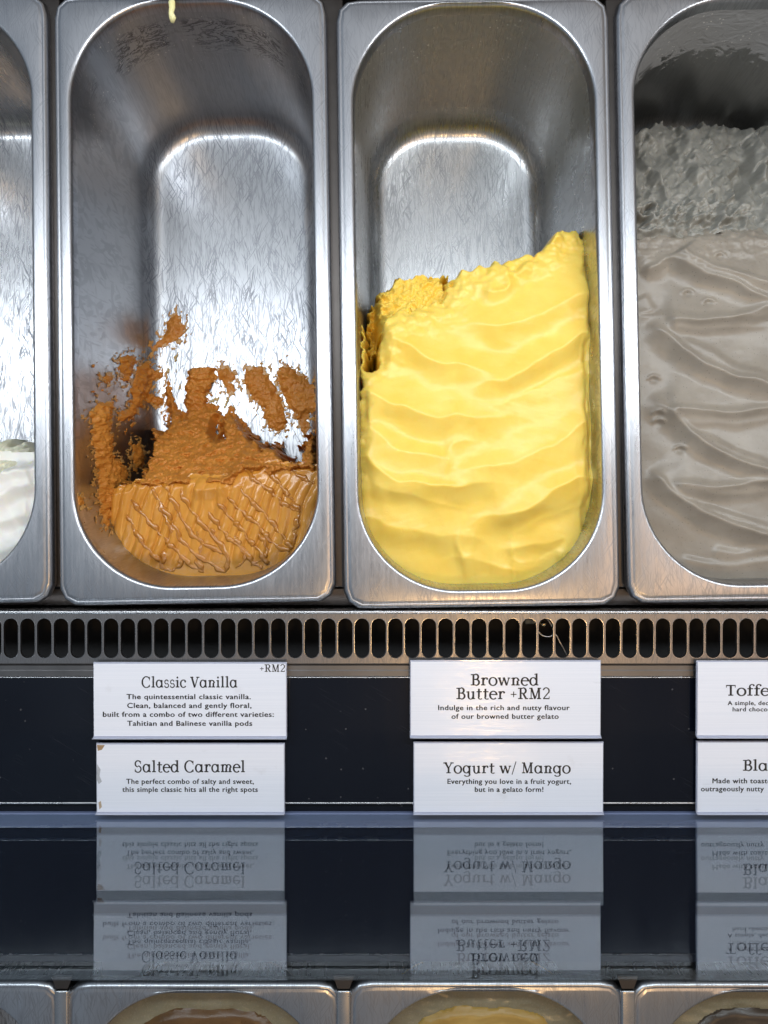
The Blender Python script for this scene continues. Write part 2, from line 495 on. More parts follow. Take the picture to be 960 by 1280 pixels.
def ring(t, z):
    """rounded rectangle offset inward by t"""
    out = []
    r = RC - t
    NA, NS, NL = 22, 6, 14
    cx, cy = HX - RC, HY - RC
    for (sx, sy, a0) in ((1, 1, 0), (-1, 1, 90), (-1, -1, 180), (1, -1, 270)):
        for k in range(NA + 1):
            a = math.radians(a0 + 90 * k / NA)
            out.append((sx * cx + r * math.cos(a), sy * cy + r * math.sin(a)))
        n = NS if a0 in (0, 180) else NL
        nx_, ny_ = {0: (-1, 1), 90: (-1, -1), 180: (1, -1), 270: (1, 1)}[a0]
        a = math.radians(a0 + 90)
        p0 = (sx * cx + r * math.cos(a), sy * cy + r * math.sin(a))
        p1 = (nx_ * cx + r * math.cos(a), ny_ * cy + r * math.sin(a))
        for k in range(1, n):
            s = k / n
            out.append((p0[0] * (1 - s) + p1[0] * s, p0[1] * (1 - s) + p1[1] * s))
    return [(x, y, z) for x, y in out]

OX, OY0, OY1, OR = 82.3, -185.9, 180.5, 12.0
def outer_ring(inset, z):
    base = ring(-2.6, 0)
    mid_y = (OY0 + OY1) / 2; hy = (OY1 - OY0) / 2 - inset; hx = OX - inset
    out = []
    for (x, y, _) in base:
        cx = math.copysign(min(abs(x), HX - RC), x); cy = math.copysign(min(abs(y), HY - RC), y)
        dx, dy = x - cx, y - cy
        L = math.hypot(dx, dy) or 1
        dx /= L; dy /= L
        lo, hi = 0.0, 140.0
        for _i in range(40):
            m = (lo + hi) / 2
            if sd_rr(np.float64(cx + dx * m), np.float64(cy + dy * m - mid_y), hx, hy, max(OR - inset, 2)) < 0: lo = m
            else: hi = m
        out.append((cx + dx * lo, cy + dy * lo, z))
    return out

def loft(rings, cap=False):
    n = len(rings[0]); v = [p for r in rings for p in r]; f = []
    for i in range(len(rings) - 1):
        for k in range(n):
            f.append((i * n + k, i * n + (k + 1) % n, (i + 1) * n + (k + 1) % n, (i + 1) * n + k))
    if cap: f.append(tuple((len(rings) - 1) * n + k for k in range(n)))
    return v, f

outer_profile = [(0.9, -9.0), (0.2, -6.5), (0.0, -4.0), (0.5, -2.0), (1.5, -.7), (2.6, -.25), (2.9, -.45), (3.4, -.40), (4.2, 0.0), (5.2, .1)]
rim_rings = [outer_ring(i, z) for i, z in outer_profile] + [ring(t, z) for t, z in prof[:6]]
rim_v, rim_f = loft(rim_rings)
bas_v, bas_f = loft([ring(t, z) for t, z in prof[5:]], cap=True)

PITCH = math.radians(-0.9)
pans = []    # (matrix, center px)
pan_specs = [
    ((-113.5, 365.0), 0.9, M_basin_d, 'shiny steel gelato pan cut off at the left edge, holding white gelato'),
    ((240.6, 364.0), 0.95, M_basin_a, 'mostly empty steel gelato pan with scraps of brown caramel gelato'),
    ((597.0, 368.0), 0.85, M_basin_b, 'steel gelato pan two thirds full of yellow mango gelato'),
    ((951.5, 361.0), 0.9, M_basin_c, 'steel gelato pan of grey gelato, cut off at the right edge'),
]
for (cpx, cpy), rz, mb, lab in pan_specs:
    x, y, _ = at(cpx, cpy, 0)
    Rm = Matrix.Rotation(math.radians(rz), 4, 'Z') @ Matrix.Rotation(PITCH, 4, 'X')
    # tilt about a fixed line so that the near end sits a little higher
    M = Matrix.Translation((x, y, -1.5)) @ Rm
    pans.append(M)
    base = M @ Vector((0, 0, -DEPTH - 1))
    e = empty('gelato_pan', base, Rm.to_euler())
    tag(e, lab, 'pan', 'steel gelato pans side by side')
    sh = lambda vs: [(a, b, c + DEPTH + 1) for a, b, c in vs]
    mesh_obj('rim', sh(rim_v), rim_f, M_rim, e)
    mesh_obj('basin', sh(bas_v), bas_f, mb, e)
# the residue pattern of a basin reads heights measured from its rim: keep its texture space there
for o in list(scene.objects):
    if o.name.split('.')[0] in ('basin', 'rim'):
        o.data.transform(Matrix.Translation((0, 0, -(DEPTH + 1) * MM)))
        o.location = (0, 0, (DEPTH + 1) * MM)

def to_world(M, x, y, z):
    A = np.array(M)
    return (A[0, 0] * x + A[0, 1] * y + A[0, 2] * z + A[0, 3],
            A[1, 0] * x + A[1, 1] * y + A[1, 2] * z + A[1, 3],
            A[2, 0] * x + A[2, 1] * y + A[2, 2] * z + A[2, 3])

def to_px(M, x, y, z):
    return proj(*to_world(M, x, y, z))

def field(name, M, y0, y1, step, fn, mat, parent, blur=0):
    """height field inside a pan; fn(x, y) -> z (mm below the rim); dropped where it sinks into the pan"""
    xs = np.arange(-HX - .5, HX + .5 + step, step); ys = np.arange(y0, y1 + step, step)
    X, Y = np.meshgrid(xs, ys)
    Zv, keep = fn(X, Y)
    for _ in range(blur):
        Zp = np.pad(Zv, 1, mode='edge')
        Zv = (Zp[1:-1, 1:-1] * 2 + Zp[:-2, 1:-1] + Zp[2:, 1:-1] + Zp[1:-1, :-2] + Zp[1:-1, 2:]) / 6
    sd = sd_rr(X, Y, HX, HY, RC)
    wz = wall_z(X, Y)
    keep = keep & (Zv > -DEPTH - 1.0) & (sd < 0.3) & (Zv > wz - 6 - 12 * (sd > -6))
    f, used = grid_faces(len(xs), len(ys), keep)
    v = np.stack([X.ravel(), Y.ravel(), Zv.ravel()], 1)[used]
    return mesh_obj(name, v, f, mat, parent)

def gelato_root(name, M, label, cat, x, y, z):
    """an Empty at the thing's base inside the pan; children are built in pan coordinates"""
    p = M @ Vector((x, y, z))
    e = empty(name, p, M.to_euler())
    e['_off'] = 0
    del e['_off']
    tag(e, label, cat)
    return e, Vector((x, y, z))

def settle(children, off):
    for o in children:
        o.location = tuple(-off * MM)

def swoosh(px, py, pts, amp, up, down, hollow=0.0, taper=0.14, sm=True):
    """spatula mark: a crest along pts that falls gently on one side and sharply on the other (+side = below in picture)"""
    q = spline(pts) if sm else pts
    d, s, t = poly_dist(px, py, q)
    sd = d * s          # + : below the line when it runs left to right
    e = smooth(0, taper, t) * smooth(0, taper, 1 - t)
    W = 10 + 2.0 * down
    h = np.where(sd < 0, amp * np.exp(-d / (up * 1.4)), amp * np.clip(1 - d / W, 0, 1) ** 1.6)
    if hollow:
        h = h - hollow * .55 * np.where(sd > 0, np.exp(-((d - W * .75) / (W * .5)) ** 2), 0)
    return h * e

def fold(px, py, pts, amp, up, down, hollow=0.0, taper=22.0):
    """soft fold running left to right: long rise to a crest, then a rounded fall into a shallow trough"""
    q = spline(pts, 12)
    xs = np.array([a for a, b in q]); ys = np.array([b for a, b in q])
    o = np.argsort(xs); xs, ys = xs[o], ys[o]
    c = np.interp(px, xs, ys)
    sl_ = np.interp(px, xs, np.gradient(ys, xs + np.arange(len(xs)) * 1e-6))
    d = (py - c) / np.sqrt(1 + np.clip(sl_, -1.5, 1.5) ** 2)
    e = 1.0                          # marks fade out in mid pan and run on into the wall elsewhere
    L_ = xs[-1] - xs[0]
    if xs[0] > 478: e = e * smooth(xs[0] - 8, xs[0] + .38 * L_, px)
    if xs[-1] < 712: e = e * smooth(xs[-1] + 25, xs[-1] - .45 * L_, px)
    # the fold loses height towards its tail
    W = 12 + 2.4 * down
    h = np.where(d < 0, amp * np.exp(d / (up * 1.3)), amp * (1.12 * np.exp(-(np.maximum(d, 0) / W) ** 1.15) - .12 * np.exp(-np.maximum(d, 0) / 60)))
    if hollow:
        h = h - hollow * .7 * np.where(d > 0, np.exp(-((d - W * 1.1) / (W * .7)) ** 2), 0)
    return h * e

def crest(px, py, pts, amp, rise=8.0, fall=14.0, taper=.06):
    """thin raised trowel line: climbs over a few pixels, then fades away below"""
    q = spline(pts)
    d, s, t = poly_dist(px, py, q)
    sd = d * s
    e = smooth(0, taper, t) * smooth(0, taper, 1 - t)
    return amp * smooth(-rise, rise * .35, sd) * np.exp(-np.maximum(sd, 0) / fall) * e

# ------------------------------------------------------------------ mango gelato
M = pans[2]
z4 = lambda p: Z(p, 2.4, 400, 380)
mango_marks = [
    # pts, amp, up(px), down(px), hollow
    (z4([(405, 90), (470, 72), (560, 72), (690, 22), (775, -25)]), 3.2, 26, 5, 2.2),
    (z4([(186, 20), (200, 75), (235, 120), (330, 172), (420, 200), (500, 215)]), 4.2, 20, 5, 1.6),
    (z4([(428, 300), (470, 252), (560, 222), (680, 168), (780, 95)]), 4.2, 30, 4, 2.6),
    (z4([(430, 312), (560, 290), (700, 240), (785, 200)]), 1.8, 14, 6, 0.8),
    (z4([(140, 262), (170, 290), (250, 312), (350, 345), (460, 350), (570, 340)]), 4.6, 28, 5, 2.6),
    (z4([(370, 462), (378, 438), (396, 424), (430, 414)]), 1.8, 10, 3, 1.0),
    (z4([(365, 470), (430, 497), (560, 480), (700, 420), (785, 370)]), 3.6, 34, 7, 1.4),
    (z4([(135, 372), (220, 430), (320, 462), (385, 470)]), 3.2, 26, 6, 1.4),
    (z4([(152, 462), (200, 515), (280, 545), (400, 542), (540, 545)]), 5.2, 26, 5, 3.4),
    (z4([(158, 540), (230, 562), (330, 596), (460, 612)]), 2.0, 12, 8, 0.6),
    (z4([(452, 672), (490, 636), (600, 620), (690, 577), (760, 530)]), 5.4, 30, 4, 3.6),
    (z4([(560, 695), (660, 652), (765, 596)]), 1.6, 12, 6, 1.0),
    (z4([(180, 640), (280, 690), (420, 692), (500, 712), (520, 742)]), 2.4, 26, 4, 1.2),
    (z4([(515, 740), (640, 722), (735, 706), (738, 735), (700, 770)]), 2.2, 18, 4, 1.0),
    (z4([(350, 790), (400, 765), (470, 770), (560, 800), (640, 790)]), 1.8, 10, 4, .8),
    (z4([(428, 725), (432, 745), (440, 760)]), 1.5, 5, 3, .6),
    (z4([(575, 745), (580, 765), (600, 775)]), 1.5, 5, 3, .6),
]
zb = lambda p: Z(p, 2.8235, 430, 260)
mango_out = zb([(40, 660), (46, 330), (62, 345), (72, 420), (80, 480), (88, 555), (97, 560), (106, 500), (120, 420), (150, 365), (200, 345), (280, 330), (340, 300), (360, 270), (355, 240), (390, 215), (440, 195), (520, 175), (570, 158), (640, 148), (690, 125), (720, 100), (760, 52), (800, 45), (835, 45), (850, 60), (900, 80), (960, 90)]) + [(780, 760), (420, 760)]
curls = [
    (zb([(370, 285), (362, 255), (380, 225), (440, 205), (520, 178)]), 3.0, 12, 5),
    (zb([(470, 285), (510, 305), (560, 300), (584, 275), (575, 225), (590, 195)]), 4.5, 9, 4),
    (zb([(440, 275), (490, 270), (530, 290)]), 2.5, 7, 4),
    (zb([(500, 200), (560, 190), (570, 215)]), 2.4, 8, 4),
    (zb([(590, 160), (640, 165), (655, 185), (630, 205), (600, 210)]), 3.4, 8, 4),
    (zb([(600, 238), (660, 222), (740, 215)]), 2.4, 9, 4),
    (zb([(700, 180), (735, 172), (742, 190), (715, 200)]), 2.0, 6, 3),
    (zb([(690, 130), (740, 112), (790, 82)]), 3.2, 8, 4),
    (zb([(735, 105), (770, 75), (800, 62)]), 2.6, 7, 3),
]
def mango_body(X, Y):
    px, py = to_px(M, X, Y, -20)
    z = -20.5 - 5.0 * smooth(420, 300, py) - 1.0 * smooth(620, 720, py)
    z = z + 3.5 * np.sin((px - 450) / 290 * np.pi) * smooth(720, 640, py)
    wx = px + 6 * fbm(px / 60, py / 60, 3, 2); wy = py + 5 * fbm(px / 50, py / 45, 9, 2)
    for pts, a, u, d, ho in mango_marks:
        if all(p1[0] > p0[0] for p0, p1 in zip(pts, pts[1:])):
            z = z + fold(wx, wy, pts, a * 1.6, u * 1.1, d, ho * 1.2)
        else:
            z = z + swoosh(wx, wy, pts, a * .9, u, d, ho)
    z = z + .8 * fbm(px / 80, py / 42, 21, 2) + .07 * fbm(px / 12, py / 9, 5, 2)
    # faint streaks the spatula left along its travel
    z = z + .05 * gnoise(px / 60, (py - .25 * (px - 600) * np.sign(px - 600)) / 2.6, 31)
    edge = poly_sdf(px + 5 * fbm(px / 14, py / 14, 41, 3), py + 6 * fbm(px / 13, py / 13, 44, 3), mango_out)
    near = smooth(-62, -8, edge) * smooth(520, 400, py)
    for pts, a, u, d in curls:
        z = z + swoosh(wx, wy, pts, a, u, d, .8, .2)
    z = z + near * (1.4 * fbm(px / 14, py / 10, 51, 3))
    # groove dragged along the right wall and the lower left lip
    g = smooth(726, 737, px + 5.5 * fbm(px / 40, py / 30, 61, 3) + (py - 500) * .012) * smooth(712, 640, py)
    z = z - 2.2 * g - 3.5 * g * smooth(736, 744, px) + 2.2 * g * fbm(px / 6, py / 50, 63, 3)
    z = z - smooth(-7, 9, edge) * 120 - smooth(-26, 0, edge) * 4
    return z, edge < 14
def mango_rough(X, Y):
    px, py = to_px(M, X, Y, -38)
    poly = zb([(85, 560), (75, 470), (70, 400), (80, 350), (110, 300), (150, 275), (180, 222), (230, 232), (290, 212), (340, 225), (375, 195), (385, 215), (360, 260), (400, 330), (330, 380), (220, 420), (130, 480)])
    e = poly_sdf(px + 5 * fbm(px / 9, py / 9, 71, 3), py + 5 * fbm(px / 9, py / 9, 75, 3), poly)
    z = -29 - (400 - py) * .20
    lump = smooth(500, 470, px) + .0
    z = z + 2.6 * fbm(px / 9, py / 9, 77, 4, .6) + lump * 5 * fbm(px / 11, py / 10, 79, 3)
    hole = np.exp(-(((px - 466) / 7) ** 2 + ((py - 425) / 34) ** 2))
    z = z - 34 * hole - 10 * smooth(470, 445, px) * smooth(360, 400, py)
    z = z - smooth(-7, 8, e) * 90
    return z, e < 10
e, off = gelato_root('mango_gelato', M, 'smooth swirled yellow gelato filling two thirds of its pan', 'gelato', 0, -40, -DEPTH)
settle([field('smooth_body', M, -HY - 1, 150, .62, mango_body, M_mango, e, 2),
        field('scraped_edge', M, -60, 75, .55, mango_rough, M_mango_rough, e)], off)

# ------------------------------------------------------------------ grey gelato
M = pans[3]
z6 = lambda p: Z(p, 3.282, 740, 380)
z5 = lambda p: Z(p, 3.2, 740, 0)
def mirrored(p, cx=972.0):
    """the marks run on as shallow arcs past the middle of the pan"""
    a = [q for q in p if q[0] < cx - 4]
    return a + [(2 * cx - x, y + 4) for x, y in reversed(a)]
grey_marks = []
for p, a in [([(280, 72), (400, 70), (540, 65), (722, 25)], 2.3), ([(310, 105), (440, 112), (722, 95)], 1.4),
             ([(215, 75), (330, 165), (430, 240), (560, 300), (722, 345)], 2.6), ([(360, 150), (480, 210), (600, 275), (722, 315)], 2.0),
             ([(285, 430), (400, 440), (560, 448), (722, 425)], 2.3), ([(340, 482), (560, 495), (722, 480)], 1.5),
             ([(225, 365), (340, 480), (450, 575), (600, 650), (722, 690)], 2.6), ([(370, 515), (500, 570), (722, 665)], 1.9),
             ([(305, 735), (500, 748), (722, 730)], 2.2), ([(340, 750), (560, 780), (722, 768)], 1.4),
             ([(230, 675), (330, 780), (450, 860), (600, 920), (722, 950)], 2.6), ([(360, 800), (500, 850), (722, 920)], 1.9),
             ([(490, 1005), (600, 1020), (722, 1000)], 1.8), ([(360, 1040), (520, 1068), (722, 1050)], 1.8)]:
    grey_marks.append((mirrored(z6(p)), a))
for p, a in [([(190, 1105), (250, 1070), (310, 1045), (420, 1095), (560, 1150), (704, 1222)], 2.4), ([(335, 1000), (370, 1035), (500, 1090), (704, 1150)], 2.3),
             ([(310, 1000), (500, 985), (704, 965)], 1.8), ([(205, 1170), (240, 1230), (262, 1262)], 1.6)]:
    grey_marks.append((mirrored(z5(p)), a))
pits = [z5([(376, 1180)])[0], z5([(458, 1218)])[0], z5([(495, 1040)])[0], z6([(268, 455)])[0], z6([(272, 490)])[0], z6([(358, 600)])[0], z6([(255, 310)])[0]]
def grey_body(X, Y):
    px, py = to_px(M, X, Y, -22)
    z = -23.0 + 2.0 * np.sin((px - 800) / 300 * np.pi)
    wx = px + 3 * fbm(px / 60, py / 60, 103, 2); wy = py + 3 * fbm(px / 50, py / 45, 109, 2)
    for pts, a in grey_marks:
        z = z + crest(wx, wy, pts, a * .8)
        if a >= 2.2: z = z + swoosh(wx, wy, pts, a * 1.5, 26, 7, 1.2, .06)
    z = z + .5 * fbm(px / 70, py / 50, 121, 2) + .06 * fbm(px / 8, py / 8, 105, 3)
    z = z + .03 * gnoise(px / 18, py / 7, 131)
    for (bx, by) in pits:
        d = np.hypot((px - bx) / 6.5, (py - by) / 5.0)
        z = z + 1.0 * np.exp(-((d - 1) / .35) ** 2) * smooth(.4, -.6, (by - py) / 5.0 * -1) - 1.2 * np.exp(-(d / .75) ** 2)
    near = smooth(360, 300, py)
    z = z - smooth(300, 282, py + 6 * fbm(px / 20, py / 20, 141, 2)) * 7 + near * .8 * fbm(px / 12, py / 9, 143, 3)
    return z, py > 282 + 7 * fbm(px / 14, px * 0 + 3.1, 145, 3)
def grey_top(X, Y):
    # the scooped slope runs from the smooth top down towards the far wall
    u = smooth(165, 292, Y * 1.0 + 0 * X) if False else np.clip((Y - 40) / (165 - 40), 0, 1)
    z = -24 - 84 * u ** 1.15
    for _ in range(2):
        px, py = to_px(M, X, Y, z)
        sl = px * .45 + py            # scoop marks lean
        lump = 3.6 * fbm(px / 26 + .35 * py / 26, py / 30, 151, 3, .5)
        big = 9.0 * fbm((px - .35 * py) / 46, (py + .35 * px) / 80, 157, 3)
        cav = smooth(.12, .55, fbm(px / 17 + py / 60, py / 21, 169, 3))
        rg = -2.8 * cav + .8 * ridged((px - .4 * py) / 24, (py + .3 * px) / 34, 163, 4)
        z = -24 - 84 * u ** 1.15 + (lump + big + rg) * (.25 + .75 * smooth(0, .12, u))
        # chewed pile along the foot of the scooped slope
        foot = np.exp(-((py - 272) / 22.0) ** 2) * smooth(985, 880, px)
        z = z + foot * (6.5 + 6.5 * ridged(px / 24, py / 17, 171, 3) - 3) + 1.8 * foot * fbm(px / 7, py / 7, 173, 3)
        cleft = np.exp(-((px - 918 + .5 * (py - 230)) / 16.0) ** 2) * np.exp(-((py - 245) / 28.0) ** 2)
        z = z - 9 * cleft
    top = 154 + 5 * fbm(px / 34, px * 0 + 2.2, 181, 2) + 3 * fbm(px / 8, px * 0 + 7.2, 182, 3) + 10 * smooth(810, 790, px)
    z = z - smooth(4, -6, py - top) * 40
    return z, (py < 300 + 13 * fbm(px / 24, py / 24, 190, 3) + 8 * smooth(860, 830, px)) & (py > top - 8)
e, off = gelato_root('grey_gelato', M, 'speckled grey gelato, spread smooth in front and scooped rough behind', 'gelato', 0, -40, -DEPTH)
settle([field('smooth_body', M, -HY - 1, 75, .62, grey_body, M_grey, e, 1),
        field('scooped_slope', M, 20, 170, .50, grey_top, M_grey_rough, e, 3)], off)

# ------------------------------------------------------------------ white gelato at the left edge
M = pans[0]
zw = lambda p: Z(p, 5.125, 0, 520)
def white_body(X, Y):
    px, py = to_px(M, X, Y, -38)
    z = -40.0 + 0 * px
    wx, wy = px + 3 * fbm(px / 30, py / 30, 203, 2), py + 3 * fbm(px / 30, py / 30, 205, 2)
    for pts, a in [(zw([(-700, 420), (-200, 600), (0, 525), (110, 460), (205, 425)]), 3.2), (zw([(-700, 620), (-200, 720), (0, 670), (200, 610)]), 2.4), (zw([(-600, 1000), (-200, 960), (0, 870), (170, 790)]), 3.0), (zw([(-600, 400), (0, 360), (200, 315)]), 2)]:
        z = z + swoosh(wx, wy, pts, a, 22, 4, a * .5, .05)
    z = z + .5 * fbm(px / 40, py / 30, 207, 3)
    z = z - smooth(588, 572, py + 5 * fbm(px / 14, py / 14, 209, 3) + .25 * (px - 20)) * 20
    return z, py > 560
def white_top(X, Y):
    px, py = to_px(M, X, Y, -52)
    z = -48 - (590 - py) * .75 + 3.5 * fbm(px / 16, py / 14, 213, 4, .55)
    top = 545 + 14 * fbm(px / 22, px * 0 + .7, 217, 3) + 12 * smooth(5, 30, px)
    z = z - smooth(3, -5, py - top) * 60
    return z, (py > top - 7) & (py < 600)
e, off = gelato_root('white_gelato', M, 'creamy white gelato in the leftmost pan', 'gelato', 40, -60, -DEPTH)
settle([field('smooth_body', M, -HY - 1, 60, .9, white_body, M_white, e, 2),
        field('scraped_edge', M, -120, -40, .6, white_top, M_white_rough, e)], off)

# ------------------------------------------------------------------ caramel gelato
M = pans[1]
zc = lambda p: Z(p, 2.526, 60, 370)
zd = lambda p: Z(p, 3.0, 100, 380)
ze = lambda p: Z(p, 3.0, 100, 560)
Minv = M.inverted()

def px_to_pan(px, py, lift=0.0):
    """where the line of sight of a photo pixel meets the steel of this pan (pan coordinates)"""
    A = np.array(Minv)
    a, b = ray(px, py)
    o = A[:3, :3] @ np.array([0, 0, H]) + A[:3, 3]
    dx = A[0, 0] * a + A[0, 1] * b - A[0, 2]
    dy = A[1, 0] * a + A[1, 1] * b - A[1, 2]
    dz = A[2, 0] * a + A[2, 1] * b - A[2, 2]
    t = np.full(np.shape(a), 0.0)
    t0_ = -(o[2] + 4) / dz * 1.0
    t = t0_.copy() if hasattr(t0_, 'copy') else np.array(t0_)
    done = np.zeros(np.shape(a), bool)
    for i in range(900):
        x, y, z = o[0] + dx * t, o[1] + dy * t, o[2] + dz * t
        hit = z <= np.maximum(wall_z(x, y), -DEPTH) + 1e-6
        done |= hit
        t = np.where(done, t, t + .16)
        if done.all(): break
    return o[0] + dx * t, o[1] + dy * t, o[2] + dz * t

RIPPLE = 14.5
def brown_smooth(X, Y):
    px, py = to_px(M, X, Y, -41)
    z = -41.0 + 0 * px
    ph = (px + .30 * (py - 650) + 5 * gnoise(px / 60, py / 50, 303)) / RIPPLE
    amp = smooth(712, 690, py) * smooth(590, 612, py)
    z = z + 2.7 * amp * np.abs(np.sin(ph * np.pi)) ** .7 * (.75 + .5 * gnoise(px / 17, py / 90, 307))
    z = z - 2.5 * smooth(690, 722, py) - 4.0 * smooth(150, 128, px - .2 * (py - 650))
    z = z + .35 * fbm(px / 18, py / 26, 305, 3)
    dent = np.exp(-(((px - 258) / 22) ** 2 + ((py - 612) / 16) ** 2))
    z = z + 3.0 * dent + 1.5 * swoosh(px, py, ze([(425, 160), (480, 158), (548, 148)]), 1.0, 4, 2, .6)
    edge = 604 + 5 * fbm(px / 24, px * 0 + 4.4, 311, 3) + 2 * fbm(px / 7, py / 7, 312, 2) + 26 * smooth(175, 120, px) - 18 * smooth(270, 320, px)
    z = z - smooth(3, -7, py - edge) * 3
    return z, (py > edge - 9) & (px > 126 + 4 * gnoise(px * 0, py / 20, 313))

main_poly = zd([(215, 660), (240, 590), (262, 540), (262, 480), (275, 470), (300, 480), (330, 440), (318, 300), (330, 300), (388, 425), (395, 380), (388, 360), (400, 300), (415, 225), (440, 230), (490, 212), (505, 240), (500, 300), (470, 350), (470, 372), (520, 395), (530, 440), (560, 395), (590, 425), (630, 480), (690, 530), (745, 530), (770, 585), (815, 585), (825, 530), (845, 495), (890, 485), (900, 700), (215, 700)])
scrape_gap = zd([(505, 425), (522, 420), (530, 495), (505, 505), (495, 480)])
def brown_slope(X, Y):
    """scraped crumbly slope from the smooth top back down to the floor"""
    u = np.clip((Y - (18.0)) / 66.0, 0, 1)          # pan-local mm, grows to the back
    px, py = to_px(M, X, Y, -45)
    u = np.clip((Y + 110.0 - 9 * smooth(270, 320, px)) / 58.0, 0, 1)
    prof_ = lambda u: -40.5 - 78.0 * u ** .85
    z = prof_(u)
    for _ in range(3):
        px, py = to_px(M, X, Y, z)
        e = poly_sdf(px + 5 * fbm(px / 9, py / 9, 321, 3), py + 6 * fbm(px / 9, py / 9, 325, 3), main_poly)
        e = np.maximum(e, -poly_sdf(px + 2 * fbm(px / 7, py / 7, 327, 2), py, scrape_gap))
        wall = smooth(6, -8, e)
        crumb = 2.5 * ridged(px / 24 + .2 * py / 20, py / 11, 331, 4, .6) + 2.0 * fbm(px / 7, py / 5.5, 335, 3)
        fl = -DEPTH - .6
        top = np.maximum(prof_(u) + crumb * (1 - .35 * u), fl + 3.2 + 1.2 * fbm(px / 10, py / 8, 337, 3))
        top = top - smooth(602, 612, py + 18 * smooth(270, 320, px) + 8 * fbm(px / 20, py / 20, 341, 3)) * 7
        z = fl - 1.2 + (top - fl + 1.2) * wall
    return z, (py < 614 + 9 * fbm(px / 9, py / 9, 339, 2)) & (py > 440) & (e < 12)

e_c, off_c = gelato_root('caramel_gelato', M, 'brown caramel gelato left in the front third of its pan, drizzled with sauce', 'gelato', 10, -125, -DEPTH)
settle([field('smooth_front', M, -HY - 1, -95, .55, brown_smooth, M_brown, e_c),
        field('scraped_slope', M, -140, -20, .55, brown_slope, M_brown_rough, e_c)], off_c)

# sauce drizzled over the smooth front: each string of sauce is a part
strands = [
    [(195, 195), (240, 250), (285, 300), (330, 350), (375, 395), (420, 440), (470, 465)],
    [(272, 150), (305, 210), (345, 270), (380, 340), (440, 400), (490, 430), (545, 465)],
    [(310, 130), (350, 195), (390, 275), (440, 340), (500, 375), (552, 400)],
    [(372, 145), (400, 200), (440, 260), (490, 320), (545, 385), (560, 450)],
    [(480, 235), (520, 290), (560, 335), (610, 380), (660, 435), (700, 450)],
    [(520, 205), (560, 255), (605, 300), (640, 350), (670, 380), (720, 450)],
    [(555, 185), (610, 240), (665, 285), (700, 330), (745, 370), (800, 385)],
    [(600, 150), (650, 205), (705, 260), (745, 310), (790, 365), (810, 380)],
    [(620, 80), (655, 120), (700, 150), (740, 185), (775, 215), (825, 240)],
    [(705, 85), (745, 130), (775, 170), (800, 200), (822, 240)],
    [(785, 65), (810, 95), (850, 120), (885, 135)],
    [(180, 250), (210, 310), (250, 370), (295, 415), (330, 465)],
    [(330, 350), (345, 310), (320, 255), (300, 200)],
    [(385, 400), (372, 440), (330, 465), (310, 440), (325, 380)],
    [(470, 465), (440, 420), (460, 370), (440, 310)],
    [(545, 465), (556, 410), (520, 350), (490, 300)],
    [(640, 440), (690, 410), (700, 370), (672, 320)],
    [(590, 450), (625, 400), (600, 360), (580, 330)],
    [(810, 380), (800, 330), (810, 290), (820, 245)],
]
def surf_brown(px, py):
    x, y = px, py
    # iterate from the sight line at a depth of 41 mm
    A = np.array(Minv)
    zz = -40.0
    for _ in range(3):
        wx_, wy_, wz_ = at(px, py, zz - 1.0)
        p = Minv @ Vector((float(wx_), float(wy_), float(wz_)))
        zz = float(brown_smooth(np.array([p.x]), np.array([p.y]))[0][0])
    return p.x, p.y, zz
sauce = []
for i, s in enumerate(strands):
    q = spline(ze(s), 8)
    pts, rad = [], []
    for k, (a, b) in enumerate(q):
        a += 1.2 * math.sin(k * .9 + i * 2.1); 
        x, y, z = surf_brown(a, b)
        if sd_rr(np.float64(x), np.float64(y), HX, HY, RC) > -4.2: continue
        pts.append((x, y, z - .1)); 
        rad.append(max(.25, (1.25 + .55 * math.sin(k * .55 + i * 1.3) + .3 * math.sin(k * 1.7 + i) + .9 * max(0, (k / len(q) - .75)) * (i % 2)) * min(1, .35 + .25 * k, .35 + .25 * (len(q) - 1 - k))))
    if len(pts) > 3:
        # soften the ripples a heavy string bridges over
        zs = np.array([p[2] for p in pts]); ker = np.ones(3) / 3
        zs2 = np.convolve(np.pad(zs, 1, mode='edge'), ker, 'valid'); zs = np.maximum(zs2, zs - .2)
        pts = [(p[0], p[1], zz) for p, zz in zip(pts, zs)]
        sauce.append(tube('sauce_string', pts, [q_ * 1.15 for q_ in rad], M_sauce, e_c, 8, .55))
settle(sauce, off_c)

